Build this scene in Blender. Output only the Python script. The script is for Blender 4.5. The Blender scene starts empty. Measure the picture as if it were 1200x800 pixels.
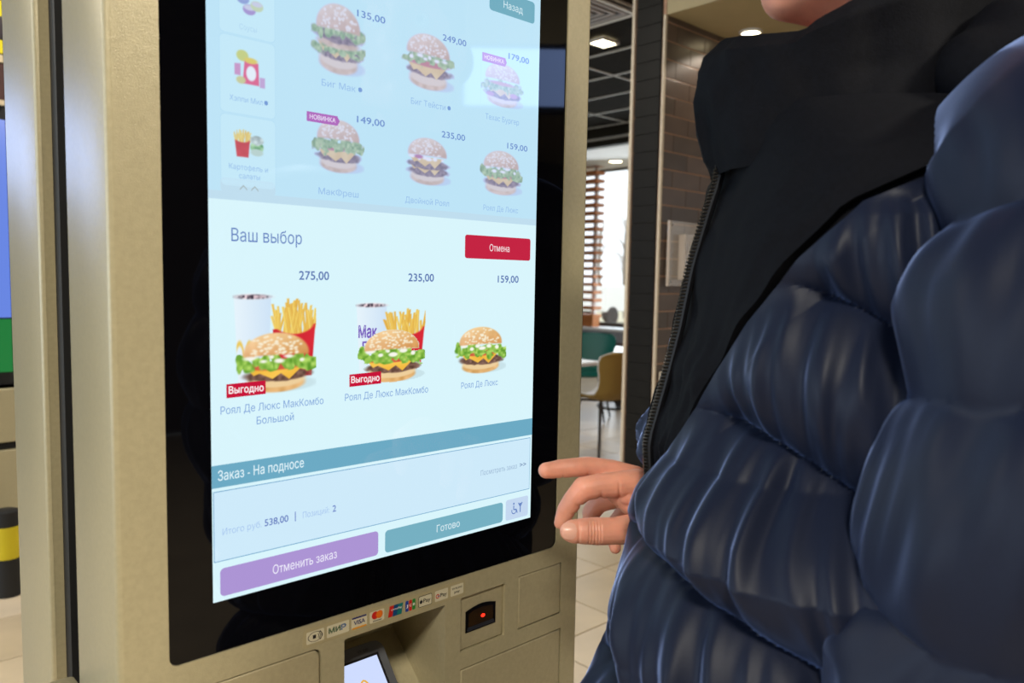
import bpy, bmesh, math, random
import numpy as np
from mathutils import Vector, Matrix, noise
from mathutils.geometry import tessellate_polygon, delaunay_2d_cdt

random.seed(7)
S = bpy.context.scene
COL = S.collection

# ------------------------------------------------------------------ camera
# world frame: kiosk face is the plane y = 0, x along the face, z up, z = 0 at the lower edge of the lit screen
FPX = 919.0
YAW, PITCH, ROLL = 0.7529, -0.0784, 0.0178
CAM = Vector((-0.2742, -0.6787, 0.2938))
FLOOR = CAM.z - 1.34
CEIL = 2.224
_f = Vector((math.sin(YAW) * math.cos(PITCH), math.cos(YAW) * math.cos(PITCH), math.sin(PITCH)))
_r = Vector((math.cos(YAW), -math.sin(YAW), 0))
_u = _r.cross(_f)
RGT = math.cos(ROLL) * _r + math.sin(ROLL) * _u
UPV = -math.sin(ROLL) * _r + math.cos(ROLL) * _u
FWD = _f
R0 = Vector((math.cos(YAW), -math.sin(YAW), 0))      # horizontal axes of the view, used to set out the person
F0 = Vector((math.sin(YAW), math.cos(YAW), 0))

cam_d = bpy.data.cameras.new('camera')
cam_d.sensor_width = 36.0
cam_d.lens = 36.0 * FPX / 1200.0
cam_d.clip_start = 0.05
cam_d.clip_end = 200
cam_d.dof.use_dof = True
cam_d.dof.focus_distance = 0.98
cam_d.dof.aperture_fstop = 6.5
cam = bpy.data.objects.new('camera', cam_d)
COL.objects.link(cam)
m = Matrix((RGT, UPV, -FWD)).transposed().to_4x4()
m.translation = CAM
cam.matrix_world = m
S.camera = cam

# ------------------------------------------------------------------ world, exposure, large lights
S.view_settings.view_transform = 'Standard'
S.view_settings.look = 'None'
S.view_settings.gamma = 1
S.view_settings.use_curve_mapping = False
S.view_settings.exposure = 0.0
W = bpy.data.worlds.new('overcast_sky')
S.world = W
W.use_nodes = True
W.node_tree.nodes['Background'].inputs[0].default_value = (0.88, 0.95, 1.0, 1)
W.node_tree.nodes['Background'].inputs[1].default_value = 1.6


def area(name, loc, target, size, size_y, power, color):
    d = bpy.data.lights.new(name, 'AREA')
    d.shape = 'RECTANGLE'
    d.size, d.size_y = size, size_y
    d.energy = power
    d.color = color
    o = bpy.data.objects.new(name, d)
    o.location = loc
    o.rotation_euler = (Vector(target) - Vector(loc)).to_track_quat('-Z', 'Y').to_euler()
    COL.objects.link(o)
    return o


# daylight through the shop window on the left side of the room
area('window_daylight', (-3.9, 1.9, 0.75), (0, 0.7, 0.45), 4.6, 2.2, 85, (0.66, 0.82, 1.0))
# daylight through the dining room window
area('dining_window_daylight', (8.95, 6.4, 0.8), (5, 4.6, -0.6), 3.0, 2.2, 55, (0.85, 0.94, 1.0))


def ray(u, v):
    return FWD + RGT * ((u - 600) / FPX) - UPV * ((v - 400) / FPX)


def hz(u, v, z):
    d = ray(u, v)
    return CAM + d * ((z - CAM.z) / d.z)


def hx(u, v, x):
    d = ray(u, v)
    return CAM + d * ((x - CAM.x) / d.x)


def hy(u, v, y):
    d = ray(u, v)
    return CAM + d * ((y - CAM.y) / d.y)


def at(u, v, Z):
    """point seen at pixel (u, v) at horizontal depth Z"""
    d = ray(u, v)
    return CAM + d * (Z / d.dot(F0))


def pf(X, Z, h):
    """person frame: X to the right, Z away from the viewer, h above eye level"""
    return CAM + R0 * X + F0 * Z + Vector((0, 0, h))


# ------------------------------------------------------------------ materials
def lin(c):
    return tuple(((x / 255) / 12.92 if x / 255 <= 0.04045 else ((x / 255 + 0.055) / 1.055) ** 2.4) for x in c)


MATS = {}


def mat(name, col, rough=0.5, metal=0.0, spec=0.5, noise_scale=None, var=0.1, bump=0.0, bump_scale=None, sheen=0.0,
        sss=0.0, coat=0.0, alpha=1.0, trans=0.0, stretch=None, emit=None, emit_s=1.0, sheen_tint=None):
    if name in MATS:
        return MATS[name]
    M = bpy.data.materials.new(name)
    M.use_nodes = True
    nt = M.node_tree
    b = nt.nodes['Principled BSDF']
    c = lin(col)
    b.inputs['Base Color'].default_value = (*c, 1)
    b.inputs['Roughness'].default_value = rough
    b.inputs['Metallic'].default_value = metal
    b.inputs['Specular IOR Level'].default_value = spec
    b.inputs['Alpha'].default_value = alpha
    b.inputs['Transmission Weight'].default_value = trans
    if coat:
        b.inputs['Coat Weight'].default_value = coat
        b.inputs['Coat Roughness'].default_value = 0.05
    if sheen:
        b.inputs['Sheen Weight'].default_value = sheen
        b.inputs['Sheen Roughness'].default_value = 0.3
        if sheen_tint:
            b.inputs['Sheen Tint'].default_value = (*lin(sheen_tint), 1)
    if sss:
        b.inputs['Subsurface Weight'].default_value = sss
        b.inputs['Subsurface Radius'].default_value = (0.01, 0.004, 0.002)
        b.inputs['Subsurface Scale'].default_value = 0.6
    if emit:
        b.inputs['Emission Color'].default_value = (*lin(emit), 1)
        b.inputs['Emission Strength'].default_value = emit_s
    if noise_scale:
        tc = nt.nodes.new('ShaderNodeTexCoord')
        mp = nt.nodes.new('ShaderNodeMapping')
        nt.links.new(tc.outputs['Object'], mp.inputs[0])
        if stretch:
            mp.inputs['Scale'].default_value = stretch
        n = nt.nodes.new('ShaderNodeTexNoise')
        n.inputs['Scale'].default_value = noise_scale
        n.inputs['Detail'].default_value = 4
        nt.links.new(mp.outputs[0], n.inputs['Vector'])
        r = nt.nodes.new('ShaderNodeValToRGB')
        r.color_ramp.elements[0].position = 0.3
        r.color_ramp.elements[1].position = 0.7
        r.color_ramp.elements[0].color = (*[x * (1 - var) for x in c], 1)
        r.color_ramp.elements[1].color = (*[min(1, x * (1 + var)) for x in c], 1)
        nt.links.new(n.outputs['Fac'], r.inputs[0])
        nt.links.new(r.outputs[0], b.inputs['Base Color'])
        if bump:
            n2 = nt.nodes.new('ShaderNodeTexNoise')
            n2.inputs['Scale'].default_value = bump_scale or noise_scale
            n2.inputs['Detail'].default_value = 2
            nt.links.new(mp.outputs[0], n2.inputs['Vector'])
            bp = nt.nodes.new('ShaderNodeBump')
            bp.inputs['Strength'].default_value = bump
            bp.inputs['Distance'].default_value = 0.001
            nt.links.new(n2.outputs['Fac'], bp.inputs['Height'])
            nt.links.new(bp.outputs[0], b.inputs['Normal'])
    MATS[name] = M
    return M


def lit(col, s=1.0):
    """a lit patch of a display behind glossy glass"""
    nm = 'display_%d_%d_%d_%d' % (*col, int(s * 100))
    return mat(nm, (4, 4, 6), rough=0.04, spec=0.5, emit=col, emit_s=s)


def lit_picture():
    if 'display_picture' in MATS:
        return MATS['display_picture']
    M = mat('display_picture', (4, 4, 6), rough=0.04, spec=0.5, emit=(255, 255, 255), emit_s=1.0)
    nt = M.node_tree
    a = nt.nodes.new('ShaderNodeVertexColor')
    a.layer_name = 'picture'
    nt.links.new(a.outputs['Color'], nt.nodes['Principled BSDF'].inputs['Emission Color'])
    return M


BEIGE = mat('beige_powder_coat', (173, 163, 131), rough=0.34, metal=0.15, noise_scale=220, var=0.05, bump=0.25, bump_scale=900)
PANEL = mat('beige_panel_coat', (172, 161, 129), rough=0.42, metal=0.15, noise_scale=220, var=0.05, bump=0.25, bump_scale=900)
DARKGREY = mat('dark_grey_metal', (58, 66, 70), rough=0.45, metal=0.3, noise_scale=60, var=0.08)
BLACK = mat('black_rubber', (10, 10, 12), rough=0.6, noise_scale=80, var=0.2)
GLASS_BLACK = mat('black_display_glass', (5, 5, 8), rough=0.03, spec=0.22, noise_scale=5, var=0.05)
GAP = mat('dark_cabinet_inside', (22, 20, 18), rough=0.8, noise_scale=30, var=0.2)


# ------------------------------------------------------------------ mesh helpers
class MB:
    def __init__(self):
        self.v, self.f = [], []

    def add(self, vs, fs):
        o = len(self.v)
        self.v += [tuple(x) for x in vs]
        self.f += [tuple(i + o for i in f) for f in fs]
        return self

    def box(self, x0, x1, y0, y1, z0, z1, M=None):
        vs = [Vector((x, y, z)) for x in (x0, x1) for y in (y0, y1) for z in (z0, z1)]
        if M:
            vs = [M @ v for v in vs]
        return self.add(vs, [(0, 1, 3, 2), (4, 6, 7, 5), (0, 4, 5, 1), (2, 3, 7, 6), (0, 2, 6, 4), (1, 5, 7, 3)])

    def bbox(self, x0, x1, y0, y1, z0, z1, b=0.004, M=None):
        """box with chamfered edges"""
        b = min(b, (x1 - x0) * .45, (y1 - y0) * .45, (z1 - z0) * .45)
        bm = bmesh.new()
        bmesh.ops.create_cube(bm, size=1)
        for v in bm.verts:
            v.co = Vector(((x0 + x1) / 2 + v.co.x * (x1 - x0), (y0 + y1) / 2 + v.co.y * (y1 - y0), (z0 + z1) / 2 + v.co.z * (z1 - z0)))
        bmesh.ops.bevel(bm, geom=bm.edges[:], offset=b, segments=2, affect='EDGES', profile=0.6)
        bm.verts.index_update()
        vs = [v.co.copy() for v in bm.verts]
        if M:
            vs = [M @ v for v in vs]
        fs = [[v.index for v in f.verts] for f in bm.faces]
        bm.free()
        return self.add(vs, fs)

    def tube(self, pts, rad, n=10, cap=True):
        pts = [Vector(p) for p in pts]
        if not hasattr(rad, '__len__'):
            rad = [rad] * len(pts)
        vs, fs = [], []
        prev = None
        for i, p in enumerate(pts):
            t = (pts[min(i + 1, len(pts) - 1)] - pts[max(i - 1, 0)]).normalized()
            if prev is None:
                a = Vector((0, 0, 1)) if abs(t.z) < .9 else Vector((1, 0, 0))
                nx = t.cross(a).normalized()
            else:
                nx = (prev - t * prev.dot(t)).normalized()
            prev = nx
            ny = t.cross(nx)
            for k in range(n):
                an = 2 * math.pi * k / n
                vs.append(p + rad[i] * (math.cos(an) * nx + math.sin(an) * ny))
        for i in range(len(pts) - 1):
            for k in range(n):
                k2 = (k + 1) % n
                fs.append((i * n + k, i * n + k2, (i + 1) * n + k2, (i + 1) * n + k))
        if cap:
            fs.append(tuple(range(n))[::-1])
            fs.append(tuple((len(pts) - 1) * n + k for k in range(n)))
        return self.add(vs, fs)

    def sphere(self, c, r, n=14, m=9, M=None):
        c = Vector(c)
        rr = r if hasattr(r, '__len__') else (r, r, r)
        vs, fs = [], []
        for j in range(m + 1):
            ph = math.pi * j / m
            for k in range(n):
                th = 2 * math.pi * k / n
                d = Vector((rr[0] * math.sin(ph) * math.cos(th), rr[1] * math.sin(ph) * math.sin(th), rr[2] * math.cos(ph)))
                vs.append(c + (M @ d if M else d))
        for j in range(m):
            for k in range(n):
                k2 = (k + 1) % n
                fs.append((j * n + k, (j + 1) * n + k, (j + 1) * n + k2, j * n + k2))
        return self.add(vs, fs)

    def limb(self, pts, rads, n=14):
        """chain of round segments with ball joints (closed pieces, to be fused by voxel remesh)"""
        for i, p in enumerate(pts):
            self.sphere(p, rads[i], n, 9)
            if i:
                self.tube([pts[i - 1], p], [rads[i - 1], rads[i]], n)
        return self

    def prism(self, loops, y0, y1):
        """outline(s) in (x, z) extruded along y; the first loop is the outline, the others are holes"""
        vl = [[Vector((p[0], p[1], 0)) for p in l] for l in loops]
        tris = tessellate_polygon(vl)
        flat = [p for l in loops for p in l]
        n = len(flat)
        vs = [(p[0], y0, p[1]) for p in flat] + [(p[0], y1, p[1]) for p in flat]
        fs = [tuple(t) for t in tris] + [tuple(i + n for i in t[::-1]) for t in tris]
        o = 0
        for l in loops:
            k = len(l)
            for i in range(k):
                j = (i + 1) % k
                fs.append((o + i, o + j, n + o + j, n + o + i))
            o += k
        return self.add(vs, fs)

    def flat(self, loop, y):
        tris = tessellate_polygon([[Vector((p[0], p[1], 0)) for p in loop]])
        return self.add([(p[0], y, p[1]) for p in loop], [tuple(t) for t in tris])

    def lathe(self, prof, c, n=24):
        vs, fs = [], []
        for (r, z) in prof:
            for k in range(n):
                a = 2 * math.pi * k / n
                vs.append((c[0] + r * math.cos(a), c[1] + r * math.sin(a), c[2] + z))
        for i in range(len(prof) - 1):
            for k in range(n):
                k2 = (k + 1) % n
                fs.append((i * n + k, i * n + k2, (i + 1) * n + k2, (i + 1) * n + k))
        fs.append(tuple(range(n))[::-1])
        fs.append(tuple((len(prof) - 1) * n + k for k in range(n)))
        return self.add(vs, fs)

    def mesh(self, name, fix=True):
        me = bpy.data.meshes.new(name)
        me.from_pydata(self.v, [], self.f)
        if fix:
            bm = bmesh.new()
            bm.from_mesh(me)
            bmesh.ops.recalc_face_normals(bm, faces=bm.faces[:])
            bm.to_mesh(me)
            bm.free()
        me.update()
        return me

    def build(self, name, m, parent=None, smooth=False, fix=True):
        me = self.mesh(name, fix)
        return link(name, me, m, parent, smooth)


def link(name, me, m, parent=None, smooth=False):
    me.materials.clear()
    me.materials.append(m)
    if smooth:
        me.polygons.foreach_set('use_smooth', [True] * len(me.polygons))
        try:
            me.set_sharp_from_angle(angle=math.radians(40))
        except Exception:
            pass
    o = bpy.data.objects.new(name, me)
    COL.objects.link(o)
    if parent:
        put(o, parent)
    return o


def put(o, parent):
    o.parent = parent
    o.matrix_parent_inverse = Matrix.Translation(parent_world(parent)).inverted()


def parent_world(p):
    return Vector(p.location) if p.type == 'EMPTY' else Vector((0, 0, 0))


def thing(name, label, cat, loc, group=None):
    """an Empty at the base of a thing; its parts are built in world coordinates and keep them"""
    o = bpy.data.objects.new(name, None)
    o.empty_display_size = 0.05
    o.location = loc
    COL.objects.link(o)
    return tag(o, label, cat, group)


def tag(o, label, cat, group=None):
    o['label'] = label
    o['category'] = cat
    if group:
        o['group'] = group
    return o


def struct(o):
    o['kind'] = 'structure'
    return o


def rrect(x0, x1, z0, z1, r, n=5):
    pts = []
    for cx, cz, a0 in ((x1 - r, z1 - r, 0), (x0 + r, z1 - r, 90), (x0 + r, z0 + r, 180), (x1 - r, z0 + r, 270)):
        for k in range(n + 1):
            a = math.radians(a0 + 90 * k / n)
            pts.append((cx + r * math.cos(a), cz + r * math.sin(a)))
    return pts


def ring_loops(mb, loops):
    """skin between equal-length closed loops of 3D points"""
    n = len(loops[0])
    vs = [p for l in loops for p in l]
    fs = []
    for i in range(len(loops) - 1):
        for k in range(n):
            k2 = (k + 1) % n
            fs.append((i * n + k, i * n + k2, (i + 1) * n + k2, (i + 1) * n + k))
    mb.add(vs, fs)


def text_mesh(s, bold=0.0):
    """filled lettering from the built-in font: outlines, triangulated, even-odd test for the counters"""
    cu = bpy.data.curves.new('lettering', 'FONT')
    cu.body = s
    cu.size = 1.0
    cu.resolution_u = 3
    cu.dimensions = '2D'
    cu.fill_mode = 'NONE'
    o = bpy.data.objects.new('lettering', cu)
    COL.objects.link(o)
    dg = bpy.context.evaluated_depsgraph_get()
    me = bpy.data.meshes.new_from_object(o.evaluated_get(dg))
    bpy.data.objects.remove(o)
    bpy.data.curves.remove(cu)
    n = len(me.vertices)
    co = np.zeros(n * 3)
    me.vertices.foreach_get('co', co)
    P = co.reshape(-1, 3)[:, :2].copy()
    ed = np.array([tuple(e.vertices) for e in me.edges])
    nxt = {int(i): int(j) for i, j in ed}
    # walk the loops
    seen, loops = set(), []
    adj = {}
    for i, j in ed:
        adj.setdefault(int(i), []).append(int(j))
        adj.setdefault(int(j), []).append(int(i))
    for st in range(n):
        if st in seen or st not in adj:
            continue
        lp, p, c = [st], None, st
        seen.add(st)
        nx = st + 1 if st + 1 in adj[st] else adj[st][0]
        while nx != st and nx not in seen:
            lp.append(nx)
            seen.add(nx)
            p, c = c, nx
            k = [q for q in adj[c] if q != p]
            if not k:
                break
            nx = k[0]
        loops.append(lp)
    if bold:
        tot = 0
        for lp in loops:
            q = P[lp]
            r = np.roll(q, -1, 0)
            tot += (q[:, 0] * r[:, 1] - r[:, 0] * q[:, 1]).sum()
        sg = 1 if tot > 0 else -1
        for lp in loops:
            q = P[lp]
            t = np.roll(q, -1, 0) - np.roll(q, 1, 0)
            t /= np.linalg.norm(t, axis=1)[:, None] + 1e-9
            P[lp] = q + bold * sg * np.stack([t[:, 1], -t[:, 0]], -1)
    E = [(lp[i], lp[(i + 1) % len(lp)]) for lp in loops for i in range(len(lp))]
    res = delaunay_2d_cdt([Vector(p) for p in P], E, [], 1, 1e-6)
    V = np.array([(p.x, p.y) for p in res[0]])
    F = np.array([tuple(f) for f in res[2] if len(f) == 3])
    cen = V[F].mean(1)
    A, B = P[[e[0] for e in E]], P[[e[1] for e in E]]
    cy = cen[:, 1][:, None]
    cr = (A[None, :, 1] > cy) != (B[None, :, 1] > cy)
    dyy = B[:, 1] - A[:, 1]
    dyy = np.where(np.abs(dyy) < 1e-12, 1e-12, dyy)
    xi = A[None, :, 0] + (cy - A[None, :, 1]) / dyy[None] * (B[:, 0] - A[:, 0])[None]
    inside = ((cr & (xi > cen[:, 0][:, None])).sum(1) % 2) == 1
    m2 = bpy.data.meshes.new('lettering')
    m2.from_pydata([(p[0], p[1], 0) for p in V], [], [tuple(int(i) for i in f) for f in F[inside]])
    bpy.data.meshes.remove(me)
    return m2


def text(name, s, x0, x1, zb, cap, y, m, parent, bold=0.0, mapf=None):
    """lettering from x0 to x1 on baseline zb with capital height cap, lying in the plane y"""
    me = text_mesh(s, bold)
    n = len(me.vertices)
    co = np.zeros(n * 3)
    me.vertices.foreach_get('co', co)
    co = co.reshape(-1, 3)
    a, b = co[:, 0].min(), co[:, 0].max()
    X = x0 + (co[:, 0] - a) / (b - a) * (x1 - x0)
    Z = zb + co[:, 1] * cap / 0.73
    if mapf:
        P = np.array([mapf(x, z) for x, z in zip(X, Z)])
    else:
        P = np.stack([X, np.full(n, y), Z], -1)
    me.vertices.foreach_set('co', P.ravel())
    me.update()
    return link(name, me, m, parent)


# ------------------------------------------------------------------ structure: floor
GROUT = mat('floor_grout', (120, 108, 92), rough=0.8, noise_scale=20, var=0.1)
TILE = [mat('floor_tile_stone_%s' % k, c, rough=0.32, noise_scale=5, var=0.1, bump=0.1, bump_scale=30)
        for k, c in (('a', (196, 178, 150)), ('b', (188, 170, 142)), ('c', (202, 185, 160)))]
floor = struct(MB().box(-5, 12, -6, 10.5, FLOOR - 0.1, FLOOR - 0.006).build('floor', mat('floor_stone_far', (186, 170, 145), rough=0.3, noise_scale=4, var=0.1)))
tp = 0.39
tmesh = [MB().bbox(0.003, tp - 0.003, 0.003, tp - 0.003, -0.012, 0.0, 0.003).mesh('floor_tile') for _ in range(3)]
for k in range(3):
    tmesh[k].materials.append(TILE[k])
MB().box(2.125 - 5 * tp, 2.125 + 8 * tp, 1.242 - 5 * tp, 1.242 + 8 * tp, FLOOR - 0.02, FLOOR - 0.004).build('grout_bed', GROUT, floor)
for i in range(-5, 8):
    for j in range(-5, 8):
        o = bpy.data.objects.new('floor_tile', tmesh[random.randrange(3)])
        COL.objects.link(o)
        o.parent = floor
        o.location = (2.125 + i * tp, 1.242 + j * tp, FLOOR)

# ------------------------------------------------------------------ structure: dining room ceiling with its grid
CEILM = mat('charcoal_ceiling_panel', (34, 31, 25), rough=0.9, noise_scale=14, var=0.25, bump=0.4, bump_scale=120, spec=0.05)
BAR = mat('pale_ceiling_bar', (205, 205, 198), rough=0.5, noise_scale=30, var=0.05)
CREAM = mat('cream_paint', (206, 190, 160), rough=0.6, noise_scale=12, var=0.05)
WHITEP = mat('white_paint', (222, 222, 220), rough=0.6, noise_scale=9, var=0.03)
ceiling = struct(MB().box(-5, 7.6, -6, 10.5, CEIL + 0.03, CEIL + 0.1).build('ceiling', mat('ceiling_slab', (60, 57, 52), rough=0.9, noise_scale=6, var=0.06)))
gx0, gy0, gdx, gdy = 4.94, 4.20, 0.6, 1.28
cp = MB().bbox(0.012, gdx - 0.012, 0.012, gdy - 0.012, 0.0, 0.015, 0.003).mesh('ceiling_panel')
cp.materials.append(CEILM)
louver_cell = (-2, -1)
for i in range(-3, 5):
    for j in range(-2, 4):
        if (i, j) == louver_cell:
            continue
        o = bpy.data.objects.new('ceiling_panel', cp)
        COL.objects.link(o)
        o.parent = ceiling
        o.location = (gx0 + i * gdx, gy0 + j * gdy, CEIL + 0.004)
for i in range(-3, 5):
    MB().box(gx0 + i * gdx - .008, gx0 + i * gdx + .008, gy0 - 2 * gdy, gy0 + 4 * gdy, CEIL - 0.008, CEIL + 0.03).build('ceiling_bar', BAR, ceiling)
for j in range(-2, 5):
    MB().box(gx0 - 3 * gdx, 7.48, gy0 + j * gdy - .009, gy0 + j * gdy + .009, CEIL - 0.006, CEIL + 0.03).build('ceiling_bar', BAR, ceiling)

# air diffuser with square nested blades, seen at the top of the gap beside the kiosk
lv = hz(742, 11.5, CEIL)
lx1, ly0 = lv.x + 0.03, lv.y - 0.02
lv_t = thing('air_diffuser', 'square ceiling air diffuser with nested pale blades above dining area', 'air vent', (lx1 - .3, ly0 + .3, CEIL - 0.012))
VENT = mat('vent_blade', (190, 188, 190), rough=0.6, noise_scale=20, var=0.05)
for k in range(6):
    a = 0.30 - k * 0.056
    w = 0.02 if k else 0.03
    cx, cy = lx1 - .3, ly0 + .3
    z0, z1 = CEIL - 0.03, CEIL - 0.018
    mb = MB().prism([[(cx - a, cy - a), (cx + a, cy - a), (cx + a, cy + a), (cx - a, cy + a)],
                     [(cx - a + w, cy - a + w), (cx + a - w, cy - a + w), (cx + a - w, cy + a - w), (cx - a + w, cy + a - w)]], z0, z1)
    mb.v = [(p[0], p[2], p[1]) for p in mb.v]
    mb.build('vent_frame' if k == 0 else 'blade', BAR if k == 0 else VENT, lv_t)
MB().box(lx1 - .6, lx1, ly0, ly0 + .6, CEIL - 0.006, CEIL - 0.002).build('backing', BLACK, lv_t)


def panel_lamp(cx, cy, z, sx, sy, label, power, col=(1.0, 0.93, 0.80), grp='square ceiling panel lamps', strength=14):
    t = thing('ceiling_lamp', label, 'lamp', (cx, cy, z - 0.02), grp)
    mb = MB().prism([[(cx - sx, cy - sy), (cx + sx, cy - sy), (cx + sx, cy + sy), (cx - sx, cy + sy)],
                     [(cx - sx + .015, cy - sy + .015), (cx + sx - .015, cy - sy + .015), (cx + sx - .015, cy + sy - .015), (cx - sx + .015, cy + sy - .015)]], z - 0.02, z)
    mb.v = [(p[0], p[2], p[1]) for p in mb.v]
    mb.build('lamp_frame', WHITEP, t)
    MB().box(cx - sx + .015, cx + sx - .015, cy - sy + .015, cy + sy - .015, z - 0.014, z - 0.004).build(
        'diffuser', mat('warm_lamp_diffuser_%d' % strength, (250, 245, 230), rough=0.5, emit=(255, 240, 200), emit_s=strength), t)
    if power:
        d = bpy.data.lights.new('lamp_light', 'AREA')
        d.shape = 'RECTANGLE'
        d.size, d.size_y = 2 * sx - .04, 2 * sy - .04
        d.energy = power
        d.color = col
        o = bpy.data.objects.new('lamp_light', d)
        COL.objects.link(o)
        o.location = (cx, cy, z - 0.03)
        put(o, t)
    return t


lc = hz(707, 47.3, CEIL)
panel_lamp(lc.x, lc.y, CEIL - 0.008, 0.10, 0.085, 'small glowing square lamp set in the charcoal ceiling panel', 25)
for (x, y, w) in ((-1.6, -1.9, 'behind the viewer'), (1.3, -2.7, 'over the counter queue'), (-2.2, 3.2, 'beside the shop window'), (1.2, 2.6, 'behind the kiosk')):  # unseen ceiling lamps, added to light the kiosk, person and room
    panel_lamp(x, y, CEIL + 0.028, 0.3, 0.3, 'unseen square ceiling panel lamp added ' + w, {'behind the kiosk': 45, 'beside the shop window': 70}.get(w, 125), strength=6)

# ------------------------------------------------------------------ structure: window bay of the dining room
XB, ZB, XW = 7.48, 2.011, 9.05
DARKB = mat('dark_beam_paint', (40, 36, 24), rough=0.7, noise_scale=9, var=0.1)
beam = struct(MB().box(XB, XB + 0.12, -2, 10.5, ZB, CEIL + 0.1).build('trim_1', DARKB))
struct(MB().box(XB - 0.02, XB, -2, 10.5, ZB + 0.075, ZB + 0.105).build('trim_2', BAR))
bay = struct(MB().box(XB + .12, XW + 0.2, -2, 10.5, ZB, ZB + 0.1).build('ceiling_bay', WHITEP))
BROWNW = mat('plum_brown_wall', (112, 88, 84), rough=0.7, noise_scale=8, var=0.06)
wy0, wy1 = 4.6, 9.2
sill_z = hx(715, 381, XW).z
wall_w = struct(MB().box(XW, XW + 0.25, -2, wy0, FLOOR, ZB).box(XW, XW + 0.25, wy1, 10.5, FLOOR, ZB).box(XW, XW + 0.25, wy0, wy1, FLOOR, sill_z - 0.02).build('wall_right', BROWNW))
FRAMEM = mat('dark_window_frame', (64, 62, 56), rough=0.4, noise_scale=20, var=0.05)
win = struct(MB().box(XW + .06, XW + .14, wy0, wy1, sill_z - .02, sill_z + .035).box(XW + .06, XW + .14, wy0, wy1, ZB - .03, ZB)
             .box(XW + .06, XW + .14, wy0, wy0 + .06, sill_z, ZB).box(XW + .06, XW + .14, wy1 - .06, wy1, sill_z, ZB).build('window_1', FRAMEM))
MB().box(XW + .095, XW + .101, wy0 + .06, wy1 - .06, sill_z + .035, ZB - .03).build('pane', mat('clear_pane', (255, 255, 255), rough=0.0, alpha=0.06, spec=0.3, noise_scale=2, var=0.01), win)
led_t = thing('window_ledge', 'white ledge with perforated grey fascia under the dining window', 'ledge', (XW - .2, 6.4, FLOOR))
MB().bbox(XW - .42, XW + .05, wy0 + .2, wy1 - .1, sill_z - .06, sill_z - .02, .006).build('ledge_top', mat('white_laminate', (236, 240, 244), rough=0.25, noise_scale=12, var=0.02), led_t)
MB().box(XW - .40, XW - .37, wy0 + .25, wy1 - .15, sill_z - .22, sill_z - .06).build('fascia', mat('perforated_grey', (150, 154, 166), rough=0.5, noise_scale=140, var=0.35), led_t)
MB().box(XW - .34, XW - .01, wy0 + .3, wy1 - .2, FLOOR, sill_z - .06).build('ledge_base', BROWNW, led_t)

# slatted wooden screen standing before the window
WOOD = mat('honey_wood', (176, 108, 56), rough=0.5, noise_scale=14, var=0.18, stretch=(1, 0.15, 3))
sl_t = thing('slatted_screen', 'honey coloured wooden screen of horizontal slats before the dining window', 'screen', (XW - .3, 7.9, sill_z - .02))
ys = hx(699.5, 300, XW - .3).y
zt, zb_ = hx(695, 184, XW - .3).z, hx(690, 372, XW - .3).z
MB().bbox(XW - .36, XW - .2, ys - .02, ys + 1.2, zt + .03, hx(695, 171, XW - .3).z, .004).build('top_rail', WOOD, sl_t)
MB().bbox(XW - .36, XW - .2, ys - .0, ys + 1.2, sill_z - .02, zb_ + .01, .004).build('bottom_rail', WOOD, sl_t)
slm = MB().bbox(XW - .36, XW - .16, ys, ys + 1.2, -.024, .024, .004).mesh('slat')
slm.materials.append(WOOD)
NS = 20
for k in range(NS + 1):
    o = bpy.data.objects.new('slat', slm)
    COL.objects.link(o)
    o.location = (0, 0, zb_ + .03 + (zt - zb_ - .03) * k / NS)
    put(o, sl_t)
for yy in (ys + .12, ys + 1.1):
    MB().box(XW - .2, XW - .15, yy, yy + .05, zb_, zt + .05).build('upright', WHITEP, sl_t)


def downlight(name, c, r, label, power, spot=None, aim=None, strength=12):
    t = thing(name, label, 'lamp', (c[0], c[1], c[2] - 0.012), None)
    MB().lathe([(r * 1.25, 0.0), (r * 1.25, -0.008), (r, -0.012), (r, 0.0)], c).build('rim', WHITEP, t, True)
    MB().lathe([(r * .97, -0.004), (r * .97, -0.009), (r * .6, -.010)], c).build('bulb', mat('warm_bulb_%d' % strength, (255, 250, 235), emit=(255, 236, 190), emit_s=strength), t)
    if power:
        d = bpy.data.lights.new('spot_light', 'SPOT')
        d.energy = power
        d.spot_size = spot or 1.2
        d.spot_blend = 0.25
        d.shadow_soft_size = 0.02
        d.color = (1, 0.86, 0.7)
        o = bpy.data.objects.new('spot_light', d)
        COL.objects.link(o)
        o.location = (c[0], c[1], c[2] - 0.03)
        if aim:
            o.rotation_euler = (Vector(aim) - Vector(o.location)).to_track_quat('-Z', 'Y').to_euler()
        put(o, t)
    return t


downlight('recessed_downlight', hz(721.5, 188.5, ZB), 0.09, 'round recessed downlight in white bay ceiling above the window', 0)

# outside the window: street in flat daylight
struct(MB().box(XW + .3, 60, -30, 60, FLOOR - .3, FLOOR - .2).build('ground_outside', mat('pale_dry_grass', (214, 206, 176), rough=0.9, noise_scale=1.5, var=0.15)))
vp = hx(711, 350, 22)
van = thing('delivery_van', 'white box van parked outside the dining window', 'van', (22, vp.y, FLOOR - .2))
MB().bbox(21.2, 23.2, vp.y - .62, vp.y + .66, FLOOR + .25, vp.z + .5, .06).build('cargo_box', mat('van_white', (245, 246, 248), rough=0.4, noise_scale=3, var=0.02), van)
for sx in (21.6, 22.8):
    for sy in (-.55, .55):
        mb = MB().lathe([(.1, -.09), (.32, -.09), (.32, .09), (.1, .09)], (0, 0, 0), 18)
        mb.v = [(sx + p[0], vp.y + sy + p[2], FLOOR + .12 + p[1]) for p in mb.v]
        mb.build('wheel', BLACK, van)
BARK = mat('pale_bark', (150, 140, 130), rough=0.9, noise_scale=12, var=0.2)
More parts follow.
